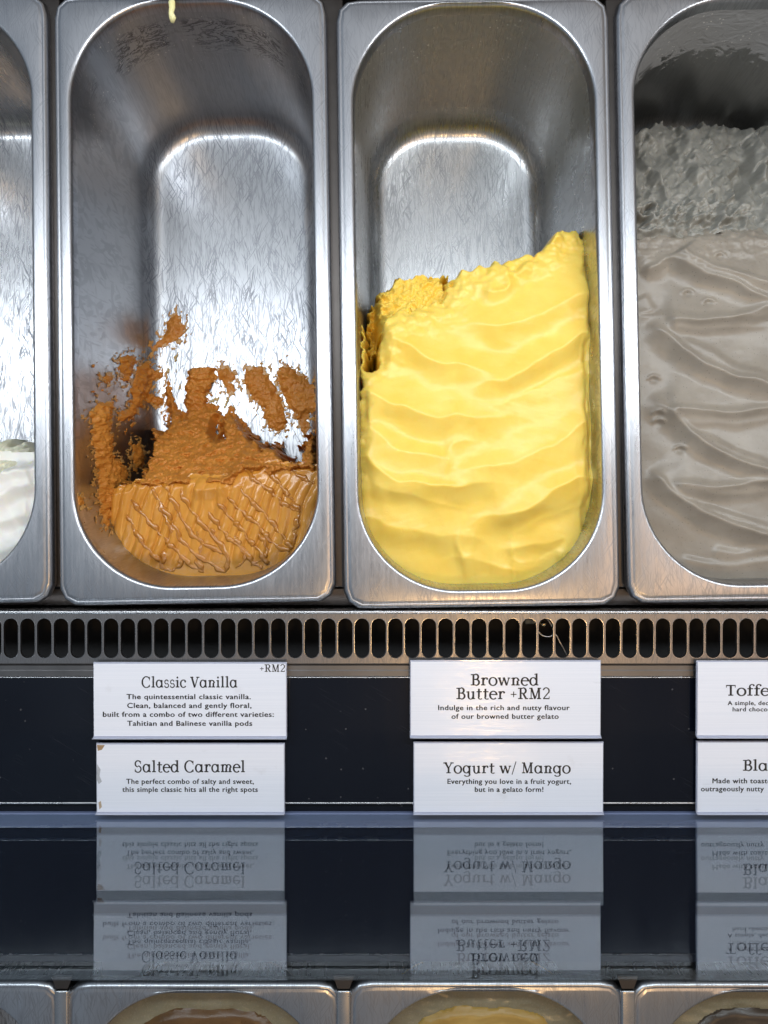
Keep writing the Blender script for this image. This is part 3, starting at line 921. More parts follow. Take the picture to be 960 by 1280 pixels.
# scraps of caramel gelato stuck to the steel: each is a thing of its own
def scrap(poly, thick, label, seed, rag=4.0, rough=1.0, mat=None, step=.75, M_=None, name='gelato_scrap', cat='gelato scrap', group='scraps of brown gelato stuck to the steel', sharp=7):
    xs = [p[0] for p in poly]; ys = [p[1] for p in poly]
    px = np.arange(min(xs) - 13, max(xs) + 13, step); py = np.arange(min(ys) - 13, max(ys) + 13, step)
    PX, PY = np.meshgrid(px, py)
    e = poly_sdf(PX + rag * fbm(PX / 8, PY / 8, seed, 3), PY + rag * fbm(PX / 8, PY / 8, seed + 5, 3), poly)
    x, y, z = px_to_pan(PX, PY)
    P = np.stack([x, y, z], -1)
    du = np.gradient(P, axis=1); dv = np.gradient(P, axis=0)
    n = np.cross(dv, du); n /= np.linalg.norm(n, axis=-1, keepdims=True) + 1e-9
    for ax in (0, 1):          # smooth the normals
        for _ in range(3):
            n = (n + np.roll(n, 1, ax) + np.roll(n, -1, ax)) / 3
    A_, B_ = (P[..., 0] - P[..., 2]) / .6, P[..., 1] / .6
    th = thick * .68 * smooth(2.0, -sharp * 1.6, e) ** .8 * (1 + .35 * fbm(A_ / 11, B_ / 11, seed + 9, 3)) \
        + rough * (.55 * ridged(A_ / 12, B_ / 9, seed + 11, 3) + .5 * fbm(A_ / 4.5, B_ / 4.5, seed + 13, 2)) * smooth(1, -7, e) + .25 * smooth(1.2, 0, e) - .6 * smooth(.2, 2, e)
    P = P + n * th[..., None]
    f, used = grid_faces(len(px), len(py), e < 2.0)
    if len(used) == 0: return
    V = P.reshape(-1, 3)[used]
    c = V.mean(0)
    o = mesh_obj(name, V - c, f[:, ::-1], mat or M_brown_rough)
    o.matrix_world = Matrix.Translation((M @ Vector(c)) * MM) @ M.to_3x3().to_4x4()
    tag(o, label, cat, group)
    # the film it leaves where it thins out on the steel
    nf = fbm((PX + .2 * PY) / 6, PY / 8, seed + 31, 4, .65)
    mf = nf + .34 - .62 * smooth(-4, 11, e)
    x, y, z = px_to_pan(PX, PY)
    Pf = np.stack([x, y, z], -1) + n * (np.clip(mf, -.2, .5) * 1.3 + .06)[..., None]
    f, used = grid_faces(len(px), len(py), (mf > 0) & (e < 11))
    if len(used):
        mesh_obj('thin_film', Pf.reshape(-1, 3)[used] - c, f[:, ::-1], M_brown_film, o)
    return o
M_brown_film = gelato('caramel_film', (.44, .22, .055), (.56, .32, .11), .3, .1, .3, 500)
scrap(zd([(360, 36), (375, 55), (390, 90), (380, 120), (350, 140), (310, 155), (285, 172), (268, 190), (266, 168), (300, 140), (320, 110), (330, 70)]), 2.6,
      'brown gelato scrap farthest up the bare steel floor, a lone pointed flake', 401, 3)
scrap(zd([(620, 245), (650, 248), (690, 240), (702, 270), (735, 320), (755, 370), (775, 440), (768, 470), (735, 470), (700, 450), (690, 400), (650, 350), (618, 300)]), 4.5,
      'brown gelato scrap just left of the bare diagonal scrape stripe on the right', 411, 4)
scrap(zd([(745, 255), (780, 228), (800, 250), (845, 275), (880, 310), (886, 400), (860, 425), (815, 440), (795, 400), (770, 350), (745, 300)]), 5,
      'brown gelato scrap lying against the right wall of its pan', 421, 4)
scrap(zd([(518, 245), (545, 240), (575, 258), (580, 285), (562, 292), (578, 320), (560, 335), (540, 300), (522, 275)]), 3,
      'small brown gelato flake on the floor between the two tall brown tongues', 431, 3)
scrap(zd([(150, 200), (185, 192), (215, 198), (195, 240), (188, 290), (165, 290), (148, 250)]), 3.4,
      'upright brown gelato crumb on the left wall above the thick hooked scrap', 441, 4)
scrap(zd([(190, 310), (210, 260), (235, 225), (268, 218), (275, 250), (310, 262), (300, 285), (262, 285), (262, 330), (300, 352), (318, 365), (300, 385), (262, 372), (240, 355), (215, 395), (185, 435), (152, 438), (148, 405), (180, 395), (192, 350)]), 4.5,
      'thick hooked brown gelato scrap at the left foot of the wall', 451, 4)
scrap(zd([(42, 400), (75, 370), (115, 368), (118, 400), (105, 440), (112, 500), (118, 560), (150, 590), (180, 640), (160, 700), (120, 760), (102, 850), (85, 800), (70, 700), (62, 600), (45, 520), (50, 460), (34, 430)]), 5.5,
      'long brown gelato smear hanging down the left wall beside the smooth front', 461, 4, rough=1.0)
scrap(zd([(200, 530), (220, 520), (238, 560), (232, 610), (205, 625), (198, 580)]), 3.5,
      'brown gelato crumb in the corner between the long smear and the crumbly slope', 471, 3)
scrap(zd([(90, 275), (105, 265), (120, 280), (112, 298), (92, 295)]), 2.2, 'tiny round brown gelato dot alone on the left wall', 481, 1.5)
scrap(zd([(825, 440), (850, 430), (862, 455), (850, 488), (830, 475)]), 2.4, 'little brown gelato crumb below the right wall scrap', 491, 2.5)
scrap(zc([(90, 628), (110, 640), (112, 658), (98, 662), (86, 645)]), 1.6, 'faint brown smear high on the lower left wall near the rim', 497, 1.5)

def smear(poly, label, seed, col, cover=0.0):
    xs = [p[0] for p in poly]; ys = [p[1] for p in poly]
    PX, PY = np.meshgrid(np.arange(min(xs) - 4, max(xs) + 4, .6), np.arange(min(ys) - 4, max(ys) + 4, .6))
    e = poly_sdf(PX, PY, poly)
    n = fbm((PX + .25 * PY) / 7, PY / 11, seed, 4, .62)
    m = n - cover - .35 * smooth(-14, 0, e)
    x, y, z = px_to_pan(PX, PY)
    P = np.stack([x, y, z], -1)
    nn = np.cross(np.gradient(P, axis=0), np.gradient(P, axis=1)); nn /= np.linalg.norm(nn, axis=-1, keepdims=True) + 1e-9
    P = P + nn * (np.clip(m, -.1, .5) * 2.2 + .05)[..., None]
    f, used = grid_faces(PX.shape[1], PX.shape[0], (m > -.02) & (e < 0))
    V = P.reshape(-1, 3)[used]; c = V.mean(0)
    o = mesh_obj('gelato_smear', V - c, f[:, ::-1], col)
    o.matrix_world = Matrix.Translation((M @ Vector(c)) * MM) @ M.to_3x3().to_4x4()
    tag(o, label, 'smear', 'thin broken smears on the steel')
M_film = gelato('residue_film', (.50, .36, .14), (.58, .44, .20), .3, .1, .2, 500)
smear(zd([(455, 330), (500, 330), (560, 350), (610, 350), (620, 375), (560, 395), (500, 385), (460, 370)]), 'pale broken residue below the small flake between the tall brown tongues', 601, M_film, .12)
smear(zd([(300, 200), (380, 170), (400, 260), (395, 330), (330, 330), (300, 260)]), 'pale specks of residue left of the tallest brown tongue', 607, M_film, .30)
smear(zd([(60, 130), (75, 150), (70, 230), (120, 235), (60, 380), (20, 380), (30, 200)]), 'dull streaks of residue high on the left wall above the long smear', 613, M_brown_rough, .34)
smear(zd([(160, 450), (200, 440), (215, 560), (200, 640), (175, 600)]), 'brown film beside the crumb in the wall corner', 619, M_brown_rough, .10)
smear(zd([(690, 235), (730, 240), (745, 300), (765, 380), (745, 390), (715, 320)]), 'pale streaky residue between the two right hand scraps', 623, M_film, .30)

# pale yellow drip hanging over the far lip of the caramel pan
x, y, z = at(213, 8, 0)
v = []
drip = tube('gelato_drip', [(0, 7, 1.6), (.2, 4, 1.9), (.4, 1, 1.9), (-.3, -2, 1.5), (.3, -4.2, .5), (-.4, -6.2, -1.2)], [1.2, 2.1, 1.9, 1.6, 2.2, 1.1], gelato('drip_cream', (.80, .74, .36), (.84, .79, .42), .35, .1, .1, 400), None, 12, .55)
drip.location = (x * MM, y * MM, -4.2 * MM)
tag(drip, 'pale yellow drip of gelato over the far lip of the nearly empty pan', 'drip')

# ------------------------------------------------------------------ the display case
case = empty('display_case', (0, -100, -150))
tag(case, 'steel and black gelato display case with slotted air grille and front glass', 'display case')
CO = Vector((0, -100, -150))
def rel(o):
    o.parent = case
    o.location = tuple(-CO * MM)
    return o
XL, XR = -420, 420
rel(box('base_tray', (XL, XR, -720, 420, -160, -150), M_black))
rel(box('rear_rail', (XL, XR, 315, 340, -30, -4), M_bar, bevel=1))
gaps = [(66, 5), (420, 6), (777, 8)]
for gx, _ in gaps:
    xa, ya, _z = at(gx, 380, -10)
    o = box('support_bar', (-7, 7, -172, 185, -15, -9.5), M_bar, bevel=.8)
    o.parent = case
    Rz = Matrix.Rotation(math.radians(.9), 4, 'Z')
    o.location = ((xa - CO.x) * MM, (ya - CO.y) * MM, (-CO.z) * MM)
    o.rotation_euler = (0, 0, math.radians(.9))
# front rail under the pans' near ends, then the sloping grille
GY0, GZ0 = at(480, 766, -1.0)[1], -1.0
GY1, GZ1 = at(480, 829, -1.2)[1], -1.2
PY0, PZ0 = at(480, 847, -2.6)[1], -2.6
PY1, PZ1 = at(480, 1003, -3.6)[1], -3.6
rel(extrude_profile('front_rail', [(GY0 + 13, -12), (GY0 + 3.4, -11.5), (GY0 + 3.0, -13), (GY0 + 3.0, -40)], XL, XR, M_bar))
rel(extrude_profile('grille_lip', [(GY0 + 1.6, -30), (GY0 + 1.6, -2.4), (GY0 + 1.3, -1.2), (GY0 + .7, -.6), (GY0, -.5), (GY0 - .6, -.85)], XL, XR, M_trim))
# grille: stamped stadium slots with a raised border
gl = math.hypot(GY1 - GY0, GZ1 - GZ0)
def gp(s, x, n):     # s 0..1 down the slope, n mm out of the plate
    ny, nz = -(GZ1 - GZ0) / gl, (GY1 - GY0) / gl
    ny, nz = (ny, nz) if nz > 0 else (-ny, -nz)
    return (x, GY0 + (GY1 - GY0) * s + ny * n, GZ0 + (GZ1 - GZ0) * s + nz * n)
pitch = 20.9 / F * (H + 1)
hw = 8.95 / F * (H + 1)
def sfrac(py):
    # slope position whose picture row is py
    lo, hi = 0.0, 1.0
    for _ in range(40):
        m = (lo + hi) / 2
        p = gp(m, 0, 0)
        if proj(0, p[1], p[2])[1] < py: lo = m
        else: hi = m
    return lo
s0, s1 = sfrac(773), sfrac(822.5)
v, f = [], []
xref = at(13.5, 800, -1)[0]
n_cell = 60
K = 9
for c in range(-14, 68):
    xc = xref + c * pitch
    if not (XL + pitch < xc < XR - pitch): continue
    L0, L1 = s0 * gl + hw, s1 * gl - hw          # centres of the round ends, mm along slope
    stad = []
    for k in range(K + 1):
        a = math.pi + math.pi * k / K
        stad.append((math.cos(a), L0, math.sin(a)))
    for k in range(K + 1):
        a = math.pi * k / K
        stad.append((math.cos(a), L1, math.sin(a)))
    m = len(stad)
    def ringp(r, n, outer=False):
        out = []
        for cx_, lc, sy_ in stad:
            if outer:
                u_ = max(-pitch / 2, min(pitch / 2, cx_ * 40))
                if abs(cx_) * 40 < pitch / 2: u_ = cx_ * 40
                y_ = 0 if sy_ < 0 else gl
                # outline of the cell: round-end points go to the short edges, side points to the long edges
                if abs(sy_) < .35: y_ = lc
                u_ = math.copysign(pitch / 2, cx_) if abs(sy_) < .8 else cx_ / .6 * pitch / 2
                out.append((xc + u_, y_, n))
            else:
                out.append((xc + cx_ * r, lc + sy_ * r, n))
        return out
    rings_ = [ringp(0, 0, True), ringp(hw + .40, 0), ringp(hw + .30, .22), ringp(hw + .10, .20), ringp(hw, -.05), ringp(hw, -1.6)]
    b0 = len(v)
    for rg in rings_:
        for (x_, y_, n_) in rg: v.append(gp(y_ / gl, x_, n_))
    for i in range(len(rings_) - 1):
        for k in range(m):
            f.append((b0 + i * m + k, b0 + (i + 1) * m + k, b0 + (i + 1) * m + (k + 1) % m, b0 + i * m + (k + 1) % m))
gr_ = rel(mesh_obj('air_grille', v, f, M_grille, smooth_on=False))
gr_.data.materials.append(M_trim)  # brighter steel on the slot borders, painting in their edge highlights
for k_, p_ in enumerate(gr_.data.polygons):
    if (k_ // len(stad)) % 5 in (1, 2, 3): p_.material_index = 1
rel(extrude_profile('duct', [(GY0 + 1, -3), (GY0 + 1, -40), (PY0 - 10, -40), (PY0 - 4, -6)], XL, XR, M_black, smooth_on=False))
# step and bright trim between grille and black panel
rel(extrude_profile('panel_trim', [(GY1 + .2, GZ1 - .2), (GY1 - .3, GZ1 - .2), (GY1 - .9, GZ1 - 1.9), (GY1 - 1.2, GZ1 - 2.0), (GY1 - 1.6, GZ1 - .9), (GY1 - 4.2, GZ1 - 1.0), (GY1 - 4.6, GZ1 - .7), (PY0 + 1.0, PZ0 + .6), (PY0 + .6, PZ0 - .6)], XL, XR, M_step, smooth_on=False))
rel(extrude_profile('trim_edge', [(PY0 + .7, PZ0 - .4), (PY0 + .6, PZ0 + .75), (PY0 + .3, PZ0 + .95), (PY0 - .1, PZ0 + .75), (PY0 - .3, PZ0 - .6)], XL, XR, M_trim))
rel(extrude_profile('black_panel', [(PY0 + 2, PZ0 + .2), (PY1, PZ1)], XL, XR, M_panel, smooth_on=False))
rel(extrude_profile('lower_trim', [(PY1 + .2, PZ1 - .3), (PY1 + .2, PZ1 + .45), (PY1 - .3, PZ1 + .7), (PY1 - .8, PZ1 + .4), (PY1 - .9, PZ1 - 3)], XL, XR, M_trim))
SY0 = at(480, 1016.5, -4.6)[1]; SY1 = at(480, 1034.5, -5.0)[1]
rel(extrude_profile('lower_channel', [(PY1 - .9, -6.4), (SY0 + .6, -6.6), (SY0 + .3, -12)], XL, XR, M_panel, smooth_on=False))
rel(extrude_profile('glass_seat', [(SY0 + .3, -12), (SY0, -4.8), (SY0 - .4, -4.4), (SY1 + .4, -4.6), (SY1, -5.0), (SY1, -20)], XL, XR, M_seat, smooth_on=False))
rel(box('outer_ledge', (XL, XR, -272, SY1 - .6, -40, -8), M_ledge))
GT = 4.0
YG = -181.2
rel(box('front_glass', (XL, XR, YG - GT, YG, -4.0, 146), M_glass))

# sensor probe behind the grille slots
pr = empty('sensor_probe', at(684, 790, -16))
tag(pr, 'small round brass probe with looped wire behind the air grille slots', 'probe')
c = at(678, 780, 6)
def P3(px, py, z): 
    q = at(px, py, z); o_ = at(684, 790, -16); return tuple(a - b for a, b in zip(q, o_))
bm = bmesh.new(); bmesh.ops.create_uvsphere(bm, u_segments=20, v_segments=14, radius=2.1 * MM)
me = bpy.data.meshes.new('bead'); bm.to_mesh(me); bm.free(); me.shade_smooth(); me.materials.append(M_ball)
bead = link(bpy.data.objects.new('bead', me), pr); bead.location = [q * MM for q in P3(679, 780, -13)]
tube('wire', [P3(x_, y_, -14) for x_, y_ in spline([(690, 783), (684, 774), (676, 772), (670, 782), (676, 793), (686, 796), (694, 793), (700, 803), (709, 820), (715, 832)], 6)], .42, M_wire, pr)
q0 = P3(664, 775, -14)
pl = box('plug', (q0[0] - 4, q0[0] + 2, q0[1] - 2.4, q0[1] + 2.4, q0[2] - 2, q0[2] + 1), M_plug, pr, bevel=.8)

# next row of pans seen through the glass: far ends only are in view
low_specs = [((-98.0, 1229), None, 'far end of a steel pan at the lower left corner, behind the glass'),
             ((254.0, 1230), 'brown', 'steel pan end behind the glass below the Classic Vanilla and Salted Caramel tags'),
             ((607.5, 1228), 'gold', 'steel pan end behind the glass below the Browned Butter and Yogurt tags'),
             ((962.0, 1229), 'dark', 'far end of a steel pan at the lower right corner, behind the glass')]
M_low = {'brown': gelato('brown_low', (.11, .055, .018), (.15, .08, .03), .3), 'gold': gelato('gold_low', (.40, .25, .06), (.46, .31, .09), .35),
         'dark': gelato('dark_low', (.05, .037, .027), (.075, .055, .04), .3)}
M_margin = gelato('margin_film', (.22, .20, .13), (.28, .25, .17), .25)
low_lab = {'brown': 'brown gelato in the lower pan behind the glass at left', 'gold': 'golden gelato in the lower pan behind the glass in the middle', 'dark': 'dark gelato in the lower pan behind the glass at right'}
rim_src = [o for o in scene.objects if o.name == 'rim'][0].data
bas_src = [o for o in scene.objects if o.name == 'basin'][0].data
for (cx_, ty_), kind_, lab in low_specs:
    x, y, _ = at(cx_, ty_, 0)
    e = empty('gelato_pan', (x, y - OY1, -DEPTH - 1))
    tag(e, lab, 'pan', 'steel gelato pans of the next row')
    for n_, d_ in (('rim', rim_src), ('basin', bas_src)):
        o = link(bpy.data.objects.new(n_, d_), e); o.location = (0, 0, (DEPTH + 1) * MM)
    if kind_:
        Ml = Matrix.Translation((x, y - OY1, 0))
        sd_ = len(kind_) * 7 + int(x)
        def low_fn(X, Y):
            z = -20 + 2.0 * fbm(X / 34, Y / 22, sd_, 2) + .5 * ridged(X / 26, Y / 9, sd_ + 3, 2)
            return z, Y > 90
        g_, off = gelato_root('gelato', Ml, low_lab[kind_], 'gelato', 0, 60, -DEPTH)
        def low_edge(X, Y):
            return -12 + .8 * fbm(X / 20, Y / 9, sd_ + 5, 3), (Y > 80)
        def low_body(X, Y):
            z, k = low_fn(X, Y)
            sd = sd_rr(X, Y, HX, HY, RC)
            return np.where(sd < -16 + 1.5 * fbm(X / 14, Y / 14, sd_ + 8, 2), -9 + (z + 20) * .8 - 4 * smooth(-21, -15, sd), -40), k
        settle([field('smooth_body', Ml, 85, HY + 1, .8, low_body, M_low[kind_], g_), field('melted_margin', Ml, 80, HY + 1, .9, low_edge, M_margin, g_)], off)
for gx in (77.5, 429.5, 784.5):
    xa, ya, _z = at(gx, 1240, 0)
    o = box('divider_bar', (-4.2, 4.2, -330, 1.5, -6, 1.6), M_trim, bevel=1.2)
    o.parent = case
    o.location = ((xa - CO.x) * MM, (ya - CO.y) * MM, -CO.z * MM)
    # flared end tab of the divider
    v_, f_ = box_geo(-3.5, 3.5, 2.2, 9.5, -2, .4)
    v_ = [(a * (1.75 if b > 5 else 1.0), b, c_) for a, b, c_ in v_]
    o2 = mesh_obj('end_tab', v_, f_, M_bar, o, smooth_on=False)

# ------------------------------------------------------------------ lettering
def rect(x0, y0, x1, y1): return [[(x0, y0), (x1, y0), (x1, y1), (x0, y1)]]
def ln(x0, y0, x1, y1, w):
    dx, dy = x1 - x0, y1 - y0; L = math.hypot(dx, dy); nx, ny = -dy / L * w / 2, dx / L * w / 2
    return [[(x0 + nx, y0 + ny), (x0 - nx, y0 - ny), (x1 - nx, y1 - ny), (x1 + nx, y1 + ny)]]
def arc(cx, cy, rx, ry, a0, a1, tk=.168, th=.092, n=20):
    out = []
    pr_ = None
    for k in range(n + 1):
        a = math.radians(a0 + (a1 - a0) * k / n)
        w = th + (tk - th) * abs(math.cos(a)) ** 1.4
        c_, s_ = math.cos(a), math.sin(a)
        cur = ((cx + (rx - w / 2) * c_, cy + (ry - w / 2) * s_), (cx + (rx + w / 2) * c_, cy + (ry + w / 2) * s_))
        if pr_: out.append([pr_[0], pr_[1], cur[1], cur[0]])
        pr_ = cur
    return out
def dot(x, y, r): return [[(x + r * math.cos(2 * math.pi * k / 14), y + r * math.sin(2 * math.pi * k / 14)) for k in range(14)]]
ST, TH, XH = .165, .095, .70
def stem(x, y0, y1): return rect(x - ST / 2, y0, x + ST / 2, y1)
def sf(x, y, w=.36): return rect(x - w / 2, y, x + w / 2, y + TH)
def flag(x, y): return [[(x - .19, y - .10), (x - .19, y - .04), (x + ST / 2, y), (x + ST / 2, y - .13)]]
G = {}
G['l'] = (stem(.22, 0, 1.06) + sf(.22, 0) + flag(.22, 1.06), .43)
G['i'] = (stem(.22, 0, XH) + sf(.22, 0) + flag(.22, XH) + dot(.21, .93, .095), .43)
G['n'] = (stem(.22, 0, XH) + sf(.22, 0, .34) + flag(.22, XH) + arc(.44, .40, .22, .27, 0, 165) + stem(.66 - ST / 2 + .0, 0, .42) + sf(.59, 0, .34), .80)
G['m'] = (stem(.22, 0, XH) + sf(.22, 0, .32) + flag(.22, XH) + arc(.42, .40, .20, .27, 0, 165) + stem(.55, 0, .42) + sf(.55, 0, .30) + arc(.77, .40, .20, .27, 0, 165) + stem(.90, 0, .42) + sf(.90, 0, .32), 1.12)
G['r'] = (stem(.22, 0, XH) + sf(.22, 0, .38) + flag(.22, XH) + arc(.47, .40, .22, .27, 60, 165) + dot(.56, .58, .085), .63)
G['u'] = (stem(.20, .22, XH) + flag(.20, XH) + arc(.40, .27, .20, .27, 190, 350) + stem(.62, 0, XH) + flag(.62, XH) + rect(.62, 0, .78, TH), .82)
G['a'] = (arc(.34, .35, .26, .34, 30, 330) + stem(.62, 0.02, XH) + rect(.62, 0, .78, TH) + rect(.5, XH - TH, .69, XH), .80)
G['c'] = (arc(.36, .35, .29, .35, 42, 322) + dot(.54, .55, .09), .64)
G['e'] = (arc(.36, .35, .29, .35, 0, 318) + rect(.13, .36, .62, .36 + TH), .68)
G['o'] = (arc(.38, .35, .31, .35, 0, 360, n=30), .76)
G['s'] = (arc(.28, .515, .18, .185, 20, 265, .10, .10) + arc(.28, .185, .205, .185, 85, -165, .10, .10) + rect(.40, .5, .45, .68) + rect(.07, .04, .12, .2), .55)
G['t'] = (stem(.24, .15, .92) + rect(.04, XH - TH, .50, XH) + arc(.37, .16, .17, .16, 180, 320, .13, .08), .52)
G['d'] = (arc(.34, .35, .26, .34, 30, 330) + stem(.62, 0.02, 1.06) + flag(.62, 1.06) + rect(.62, 0, .78, TH), .82)
G['g'] = (arc(.34, .36, .26, .33, 30, 330) + stem(.62, -.10, XH) + rect(.62, XH - TH, .78, XH) + arc(.40, -.08, .26, .20, 0, -155, .13, .08), .80)
G['f'] = (stem(.24, 0, .82) + sf(.24, 0, .40) + rect(.04, XH - TH, .50, XH) + arc(.42, .80, .20, .25, 40, 180, .13, .08) + dot(.54, .95, .075), .50)
G['w'] = (ln(.10, XH, .32, 0, ST) + ln(.32, 0, .52, XH, TH) + ln(.50, XH, .74, 0, ST) + ln(.74, 0, .94, XH, TH) + sf(.11, XH - TH, .26) + sf(.50, XH - TH, .2) + sf(.93, XH - TH, .22), 1.04)
G['k'] = (stem(.22, 0, 1.06) + sf(.22, 0, .36) + flag(.22, 1.06) + ln(.26, .28, .58, XH, TH) + ln(.36, .40, .64, 0, ST) + sf(.66, 0, .28) + sf(.58, XH - TH, .26), .82)
G['+'] = (rect(.05, .38, .55, .46) + rect(.26, .17, .34, .67), .62)
G['/'] = (ln(.04, -.12, .40, 1.08, .08), .44)
G[' '] = ([], .36)
G['C'] = (arc(.50, .5, .42, .51, 38, 322) + rect(.80, .66, .86, 1.0) + rect(.80, .02, .86, .26), .95)
G['V'] = (ln(.12, 1, .44, 0, ST + .02) + ln(.44, 0, .76, 1, TH) + sf(.13, 1 - TH, .34) + sf(.76, 1 - TH, .32), .90)
G['S'] = (arc(.36, .74, .25, .27, 25, 268, .13, .10) + arc(.36, .27, .28, .28, 88, -160, .13, .10) + rect(.58, .72, .64, .98) + rect(.07, .02, .13, .30), .74)
G['B'] = (stem(.24, 0, 1) + sf(.2, 0, .38) + sf(.2, 1 - TH, .38) + arc(.40, .76, .25, .24, -90, 90) + arc(.42, .27, .30, .27, -90, 90) + rect(.2, .49, .44, .49 + TH) + rect(.2, 0, .44, TH) + rect(.2, 1 - TH, .42, 1), .80)
G['Y'] = (ln(.12, 1, .42, .46, ST) + ln(.42, .46, .72, 1, TH) + stem(.42, 0, .5) + sf(.42, 0, .40) + sf(.12, 1 - TH, .34) + sf(.73, 1 - TH, .30), .84)
G['T'] = (stem(.42, 0, 1) + sf(.42, 0, .40) + rect(.04, 1 - TH, .80, 1) + rect(.04, .76, .10, 1) + rect(.74, .76, .80, 1), .84)
G['M'] = (rect(.16, 0, .24, 1) + sf(.2, 0, .32) + sf(.17, 1 - TH, .26) + ln(.22, 1, .54, .02, ST) + ln(.54, .02, .86, 1, TH) + stem(.88, 0, 1) + sf(.88, 0, .36) + sf(.9, 1 - TH, .30), 1.12)
G['R'] = (stem(.24, 0, 1) + sf(.22, 0, .40) + sf(.2, 1 - TH, .38) + arc(.42, .74, .27, .26, -90, 90) + rect(.2, .48, .44, .48 + TH) + rect(.2, 1 - TH, .44, 1) + ln(.46, .50, .72, .02, ST) + sf(.76, 0, .26), .90)
G['2'] = (arc(.33, .72, .25, .28, 165, -35, .13, .09) + ln(.53, .58, .10, .06, .10) + rect(.06, 0, .62, .10) + rect(.57, 0, .62, .24), .70)

def serif_polys(text):
    x = 0; out = []
    for ch in text:
        p, adv = G[ch]
        out += [[(a + x, b) for a, b in q] for q in p]
        x += adv + .045
    return out

def sans_mesh(text):
    cu = bpy.data.curves.new('line', 'FONT')
    cu.body = text; cu.size = 1.0; cu.resolution_u = 3; cu.offset = 0.0; cu.space_character = 1.08
    o = bpy.data.objects.new('line', cu); scene.collection.objects.link(o)
    bpy.context.view_layer.update()
    me = bpy.data.meshes.new_from_object(o.evaluated_get(bpy.context.evaluated_depsgraph_get()))
    vs = [(q.co.x, q.co.y) for q in me.vertices]; fs = [tuple(p.vertices) for p in me.polygons]
    bpy.data.objects.remove(o); bpy.data.curves.remove(cu); bpy.data.meshes.remove(me)
    k = len(vs)                      # bold: the outline laid twice, a hair apart
    return vs + [(a + .055, b) for a, b in vs] + [(a + .028, b + .03) for a, b in vs], fs + [tuple(i + k for i in q) for q in fs] + [tuple(i + 2 * k for i in q) for q in fs]
_v, _f = sans_mesh('H'); CAPH = max(q[1] for q in _v)

# the tags lie on the sloping panel, so everything on them is laid out in the panel's own plane
sl = (PZ0 - PZ1) / (PY0 - PY1)
ang = math.atan(sl)
def on_panel(px, py, lift):
    """meeting point of a line of sight with the plane `lift` mm above the black panel"""
    a, b = ray(px, py)
    z0 = PZ1 + lift / math.cos(ang)
    # z = z0 + sl*(y - PY1), y = b*(H - z)
    z = (z0 + sl * (b * H - PY1)) / (1 + sl * b)
    return float(a * (H - z)), float(b * (H - z)), float(z)

def make_tag(px0, px1, py0, py1, lift, label, seed, titles, lines, lip, extra=None, dirt=None):
    cx, cy = (px0 + px1) / 2, (py0 + py1) / 2
    o0 = Vector(on_panel(cx, cy, lift))
    e = empty('flavour_tag', o0, (ang, 0, 0))
    tag(e, label, 'tag', 'flavour tags clipped along the panel')
    Rinv = Matrix.Rotation(-ang, 3, 'X')
    def loc(px, py):
        q = Rinv @ (Vector(on_panel(px, py, lift)) - o0)
        return q.x, q.y
    xa, yt = loc(px0, py0); xb, yb = loc(px1, py1)
    # card and the L-shaped clear holder that carries it
    th = .5
    hold = mesh_obj('holder', *holder_geo(xa, xb, yb, yt, lip), M_holder, e, smooth_on=False)
    card = box('card', (xa + .5, xb - .5, yb + lip * .45, yt - .7, -.25, .25), card_mat('card_paper', seed), e)
    def put(name, polys_v, polys_f, pxc, pyc, wpx, hpx_scale=None, base=None):
        xs = [q[0] for q in polys_v]; ys = [q[1] for q in polys_v]
        w_mm = loc(pxc + wpx / 2, pyc)[0] - loc(pxc - wpx / 2, pyc)[0]
        h_mm = loc(pxc, pyc - .5)[1] - loc(pxc, pyc + .5)[1]
        sx = w_mm / (max(xs) - min(xs)); sy = hpx_scale * h_mm
        X0, Y0 = loc(pxc, pyc)
        mx = (max(xs) + min(xs)) / 2
        vv = [(X0 + (a - mx) * sx, Y0 + (b - base) * sy, .31) for a, b in polys_v]
        return mesh_obj(name, vv, polys_f, M_ink, e, smooth_on=False)
    for (txt, pxc, pyc, w, cap) in titles:
        pv, pf = [], []
        for q in serif_polys(txt):
            pf.append(tuple(range(len(pv), len(pv) + len(q)))); pv += q
        put('title', pv, pf, pxc, pyc, w, cap, .5)
    for (txt, pxc, pyc, w, cap) in lines:
        pv, pf = sans_mesh(txt)
        put('text_line', pv, pf, pxc, pyc, w, cap / CAPH, CAPH * .46)
    for (poly, col) in (dirt or []):
        pv = [loc(a, b) + (.29,) for a, b in poly]
        mesh_obj('stain', pv, [tuple(range(len(pv)))], plain('stain', col, .7, var=.3, scale=900), e, smooth_on=False)
    return e

def holder_geo(x0, x1, y0, y1, lip):
    """sheet bent forward into a lip along its lower edge, 1 mm thick"""
    pr_ = [(y1, -.5), (y0 + lip, -.5), (y0 + lip * .4, -.3), (y0 + .2, .5), (y0, 1.5), (y0 - .1, 2.2)]
    back = [(y + (.0 if k < 2 else -.5), z - 1.0 + (0 if k < 3 else .5)) for k, (y, z) in enumerate(pr_)]
    loop = pr_ + back[::-1]
    n = len(loop)
    v = [(x0, a, b) for a, b in loop] + [(x1, a, b) for a, b in loop]
    f = [(i, (i + 1) % n, n + (i + 1) % n, n + i) for i in range(n)] + [tuple(range(n))[::-1], tuple(range(n, 2 * n))]
    return v, f

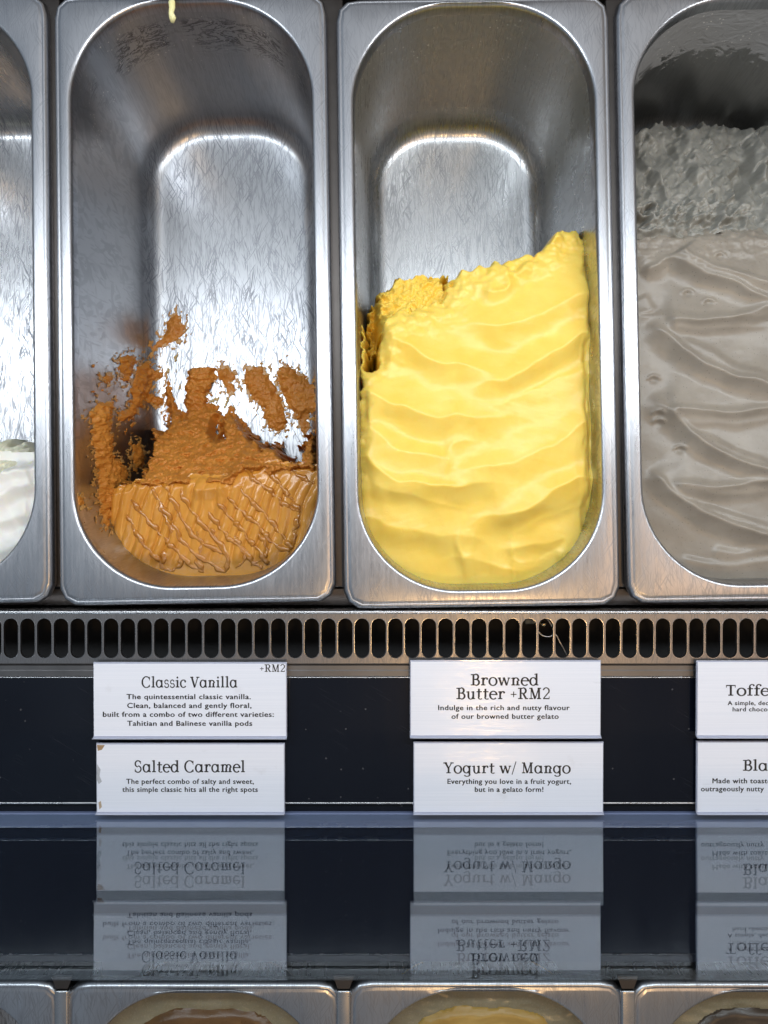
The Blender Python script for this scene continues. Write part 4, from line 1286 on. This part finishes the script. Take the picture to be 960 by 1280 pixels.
k1 = lambda a, b: ((a + b) / 2 / 2.4, (b - a) / 2.4)      # zoom 1 span -> centre, width
def T(txt, a, b, y, cap, ox=0.0): return (txt, ox + (a + b) / 4.8, 730 + y / 2.4, (b - a) / 2.4, cap)
def T3(txt, a, b, y, cap): return (txt, 700 + (a + b) / 2 / 3.692, 730 + y / 3.692, (b - a) / 3.692, cap)
UL, LL = 5.6, 3.2
make_tag(116.3, 358.6, 828, 922, UL, 'white tag lettered Classic Vanilla, upper of the left pair', 1.0,
         [T('Classic Vanilla', 425, 712, 294, 13.4), T('+RM2', 780, 855, 252, 9.2)],
         [T('The quintessential classic vanilla.', 380, 753, 338, 6.4), T('Clean, balanced and gently floral,', 382, 755, 364.5, 6.4),
          T('built from a combo of two different varieties:', 309, 822, 391, 6.4), T('Tahitian and Balinese vanilla pods', 382, 757, 418, 6.4)], 2.0)
make_tag(120, 356, 929, 1016.5, LL, 'white tag lettered Salted Caramel with a stained torn left edge', 2.3,
         [T('Salted Caramel', 404, 735, 547, 14.2)],
         [T('The perfect combo of salty and sweet,', 379, 762, 592, 6.4), T('this simple classic hits all the right spots', 367, 774, 616, 6.4)], 1.8,
         dirt=[(Z([(291, 482), (315, 483), (306, 497), (294, 500)], 2.4, 0, 730), (.34, .22, .12)), (Z([(292, 540), (302, 556), (299, 575), (306, 592), (297, 600), (290, 585)], 2.4, 0, 730), (.42, .44, .48)),
               (Z([(296, 655), (303, 650), (306, 668), (299, 676)], 2.4, 0, 730), (.46, .36, .26))])
make_tag(512.5, 751, 825.5, 921, UL, 'white tag lettered Browned Butter, upper of the middle pair', 3.7,
         [T('Browned', 500, 703, 287, 14.2, 380), T('Butter +RM2', 457, 737, 328, 14.2, 380)],
         [T('Indulge in the rich and nutty flavour', 402, 797, 371, 6.4, 380), T('of our browned butter gelato', 442, 764, 397, 6.4, 380)], 2.0)
make_tag(516.8, 754.2, 927.5, 1016.5, LL, 'white tag lettered Yogurt w/ Mango, lower of the middle pair', 4.9,
         [T('Yogurt w/ Mango', 418, 800, 551, 13.6, 380)],
         [T('Everything you love in a fruit yogurt,', 430, 801, 592, 6.4, 380), T('but in a gelato form!', 512, 718, 616, 6.4, 380)], 1.8)
make_tag(871, 1111, 826, 921, UL, 'white tag lettered Toffee, upper of the pair cut off at right', 6.1,
         [T3('Toffee', 765, 1010, 490, 13.4)],
         [T3('A simple, decadent', 772, 1040, 549, 5.4), T3('hard chocolate', 795, 1010, 578, 5.4)], 2.0)
make_tag(871, 1111, 926.5, 1016.5, LL, 'white tag lettered Black, lower of the pair cut off at right', 7.7,
         [T3('Black', 843, 1042, 836, 13.6)],
         [T3('Made with toasted', 702, 992, 908, 6.4), T3('outrageously nutty', 649, 940, 945, 6.4)], 1.8)
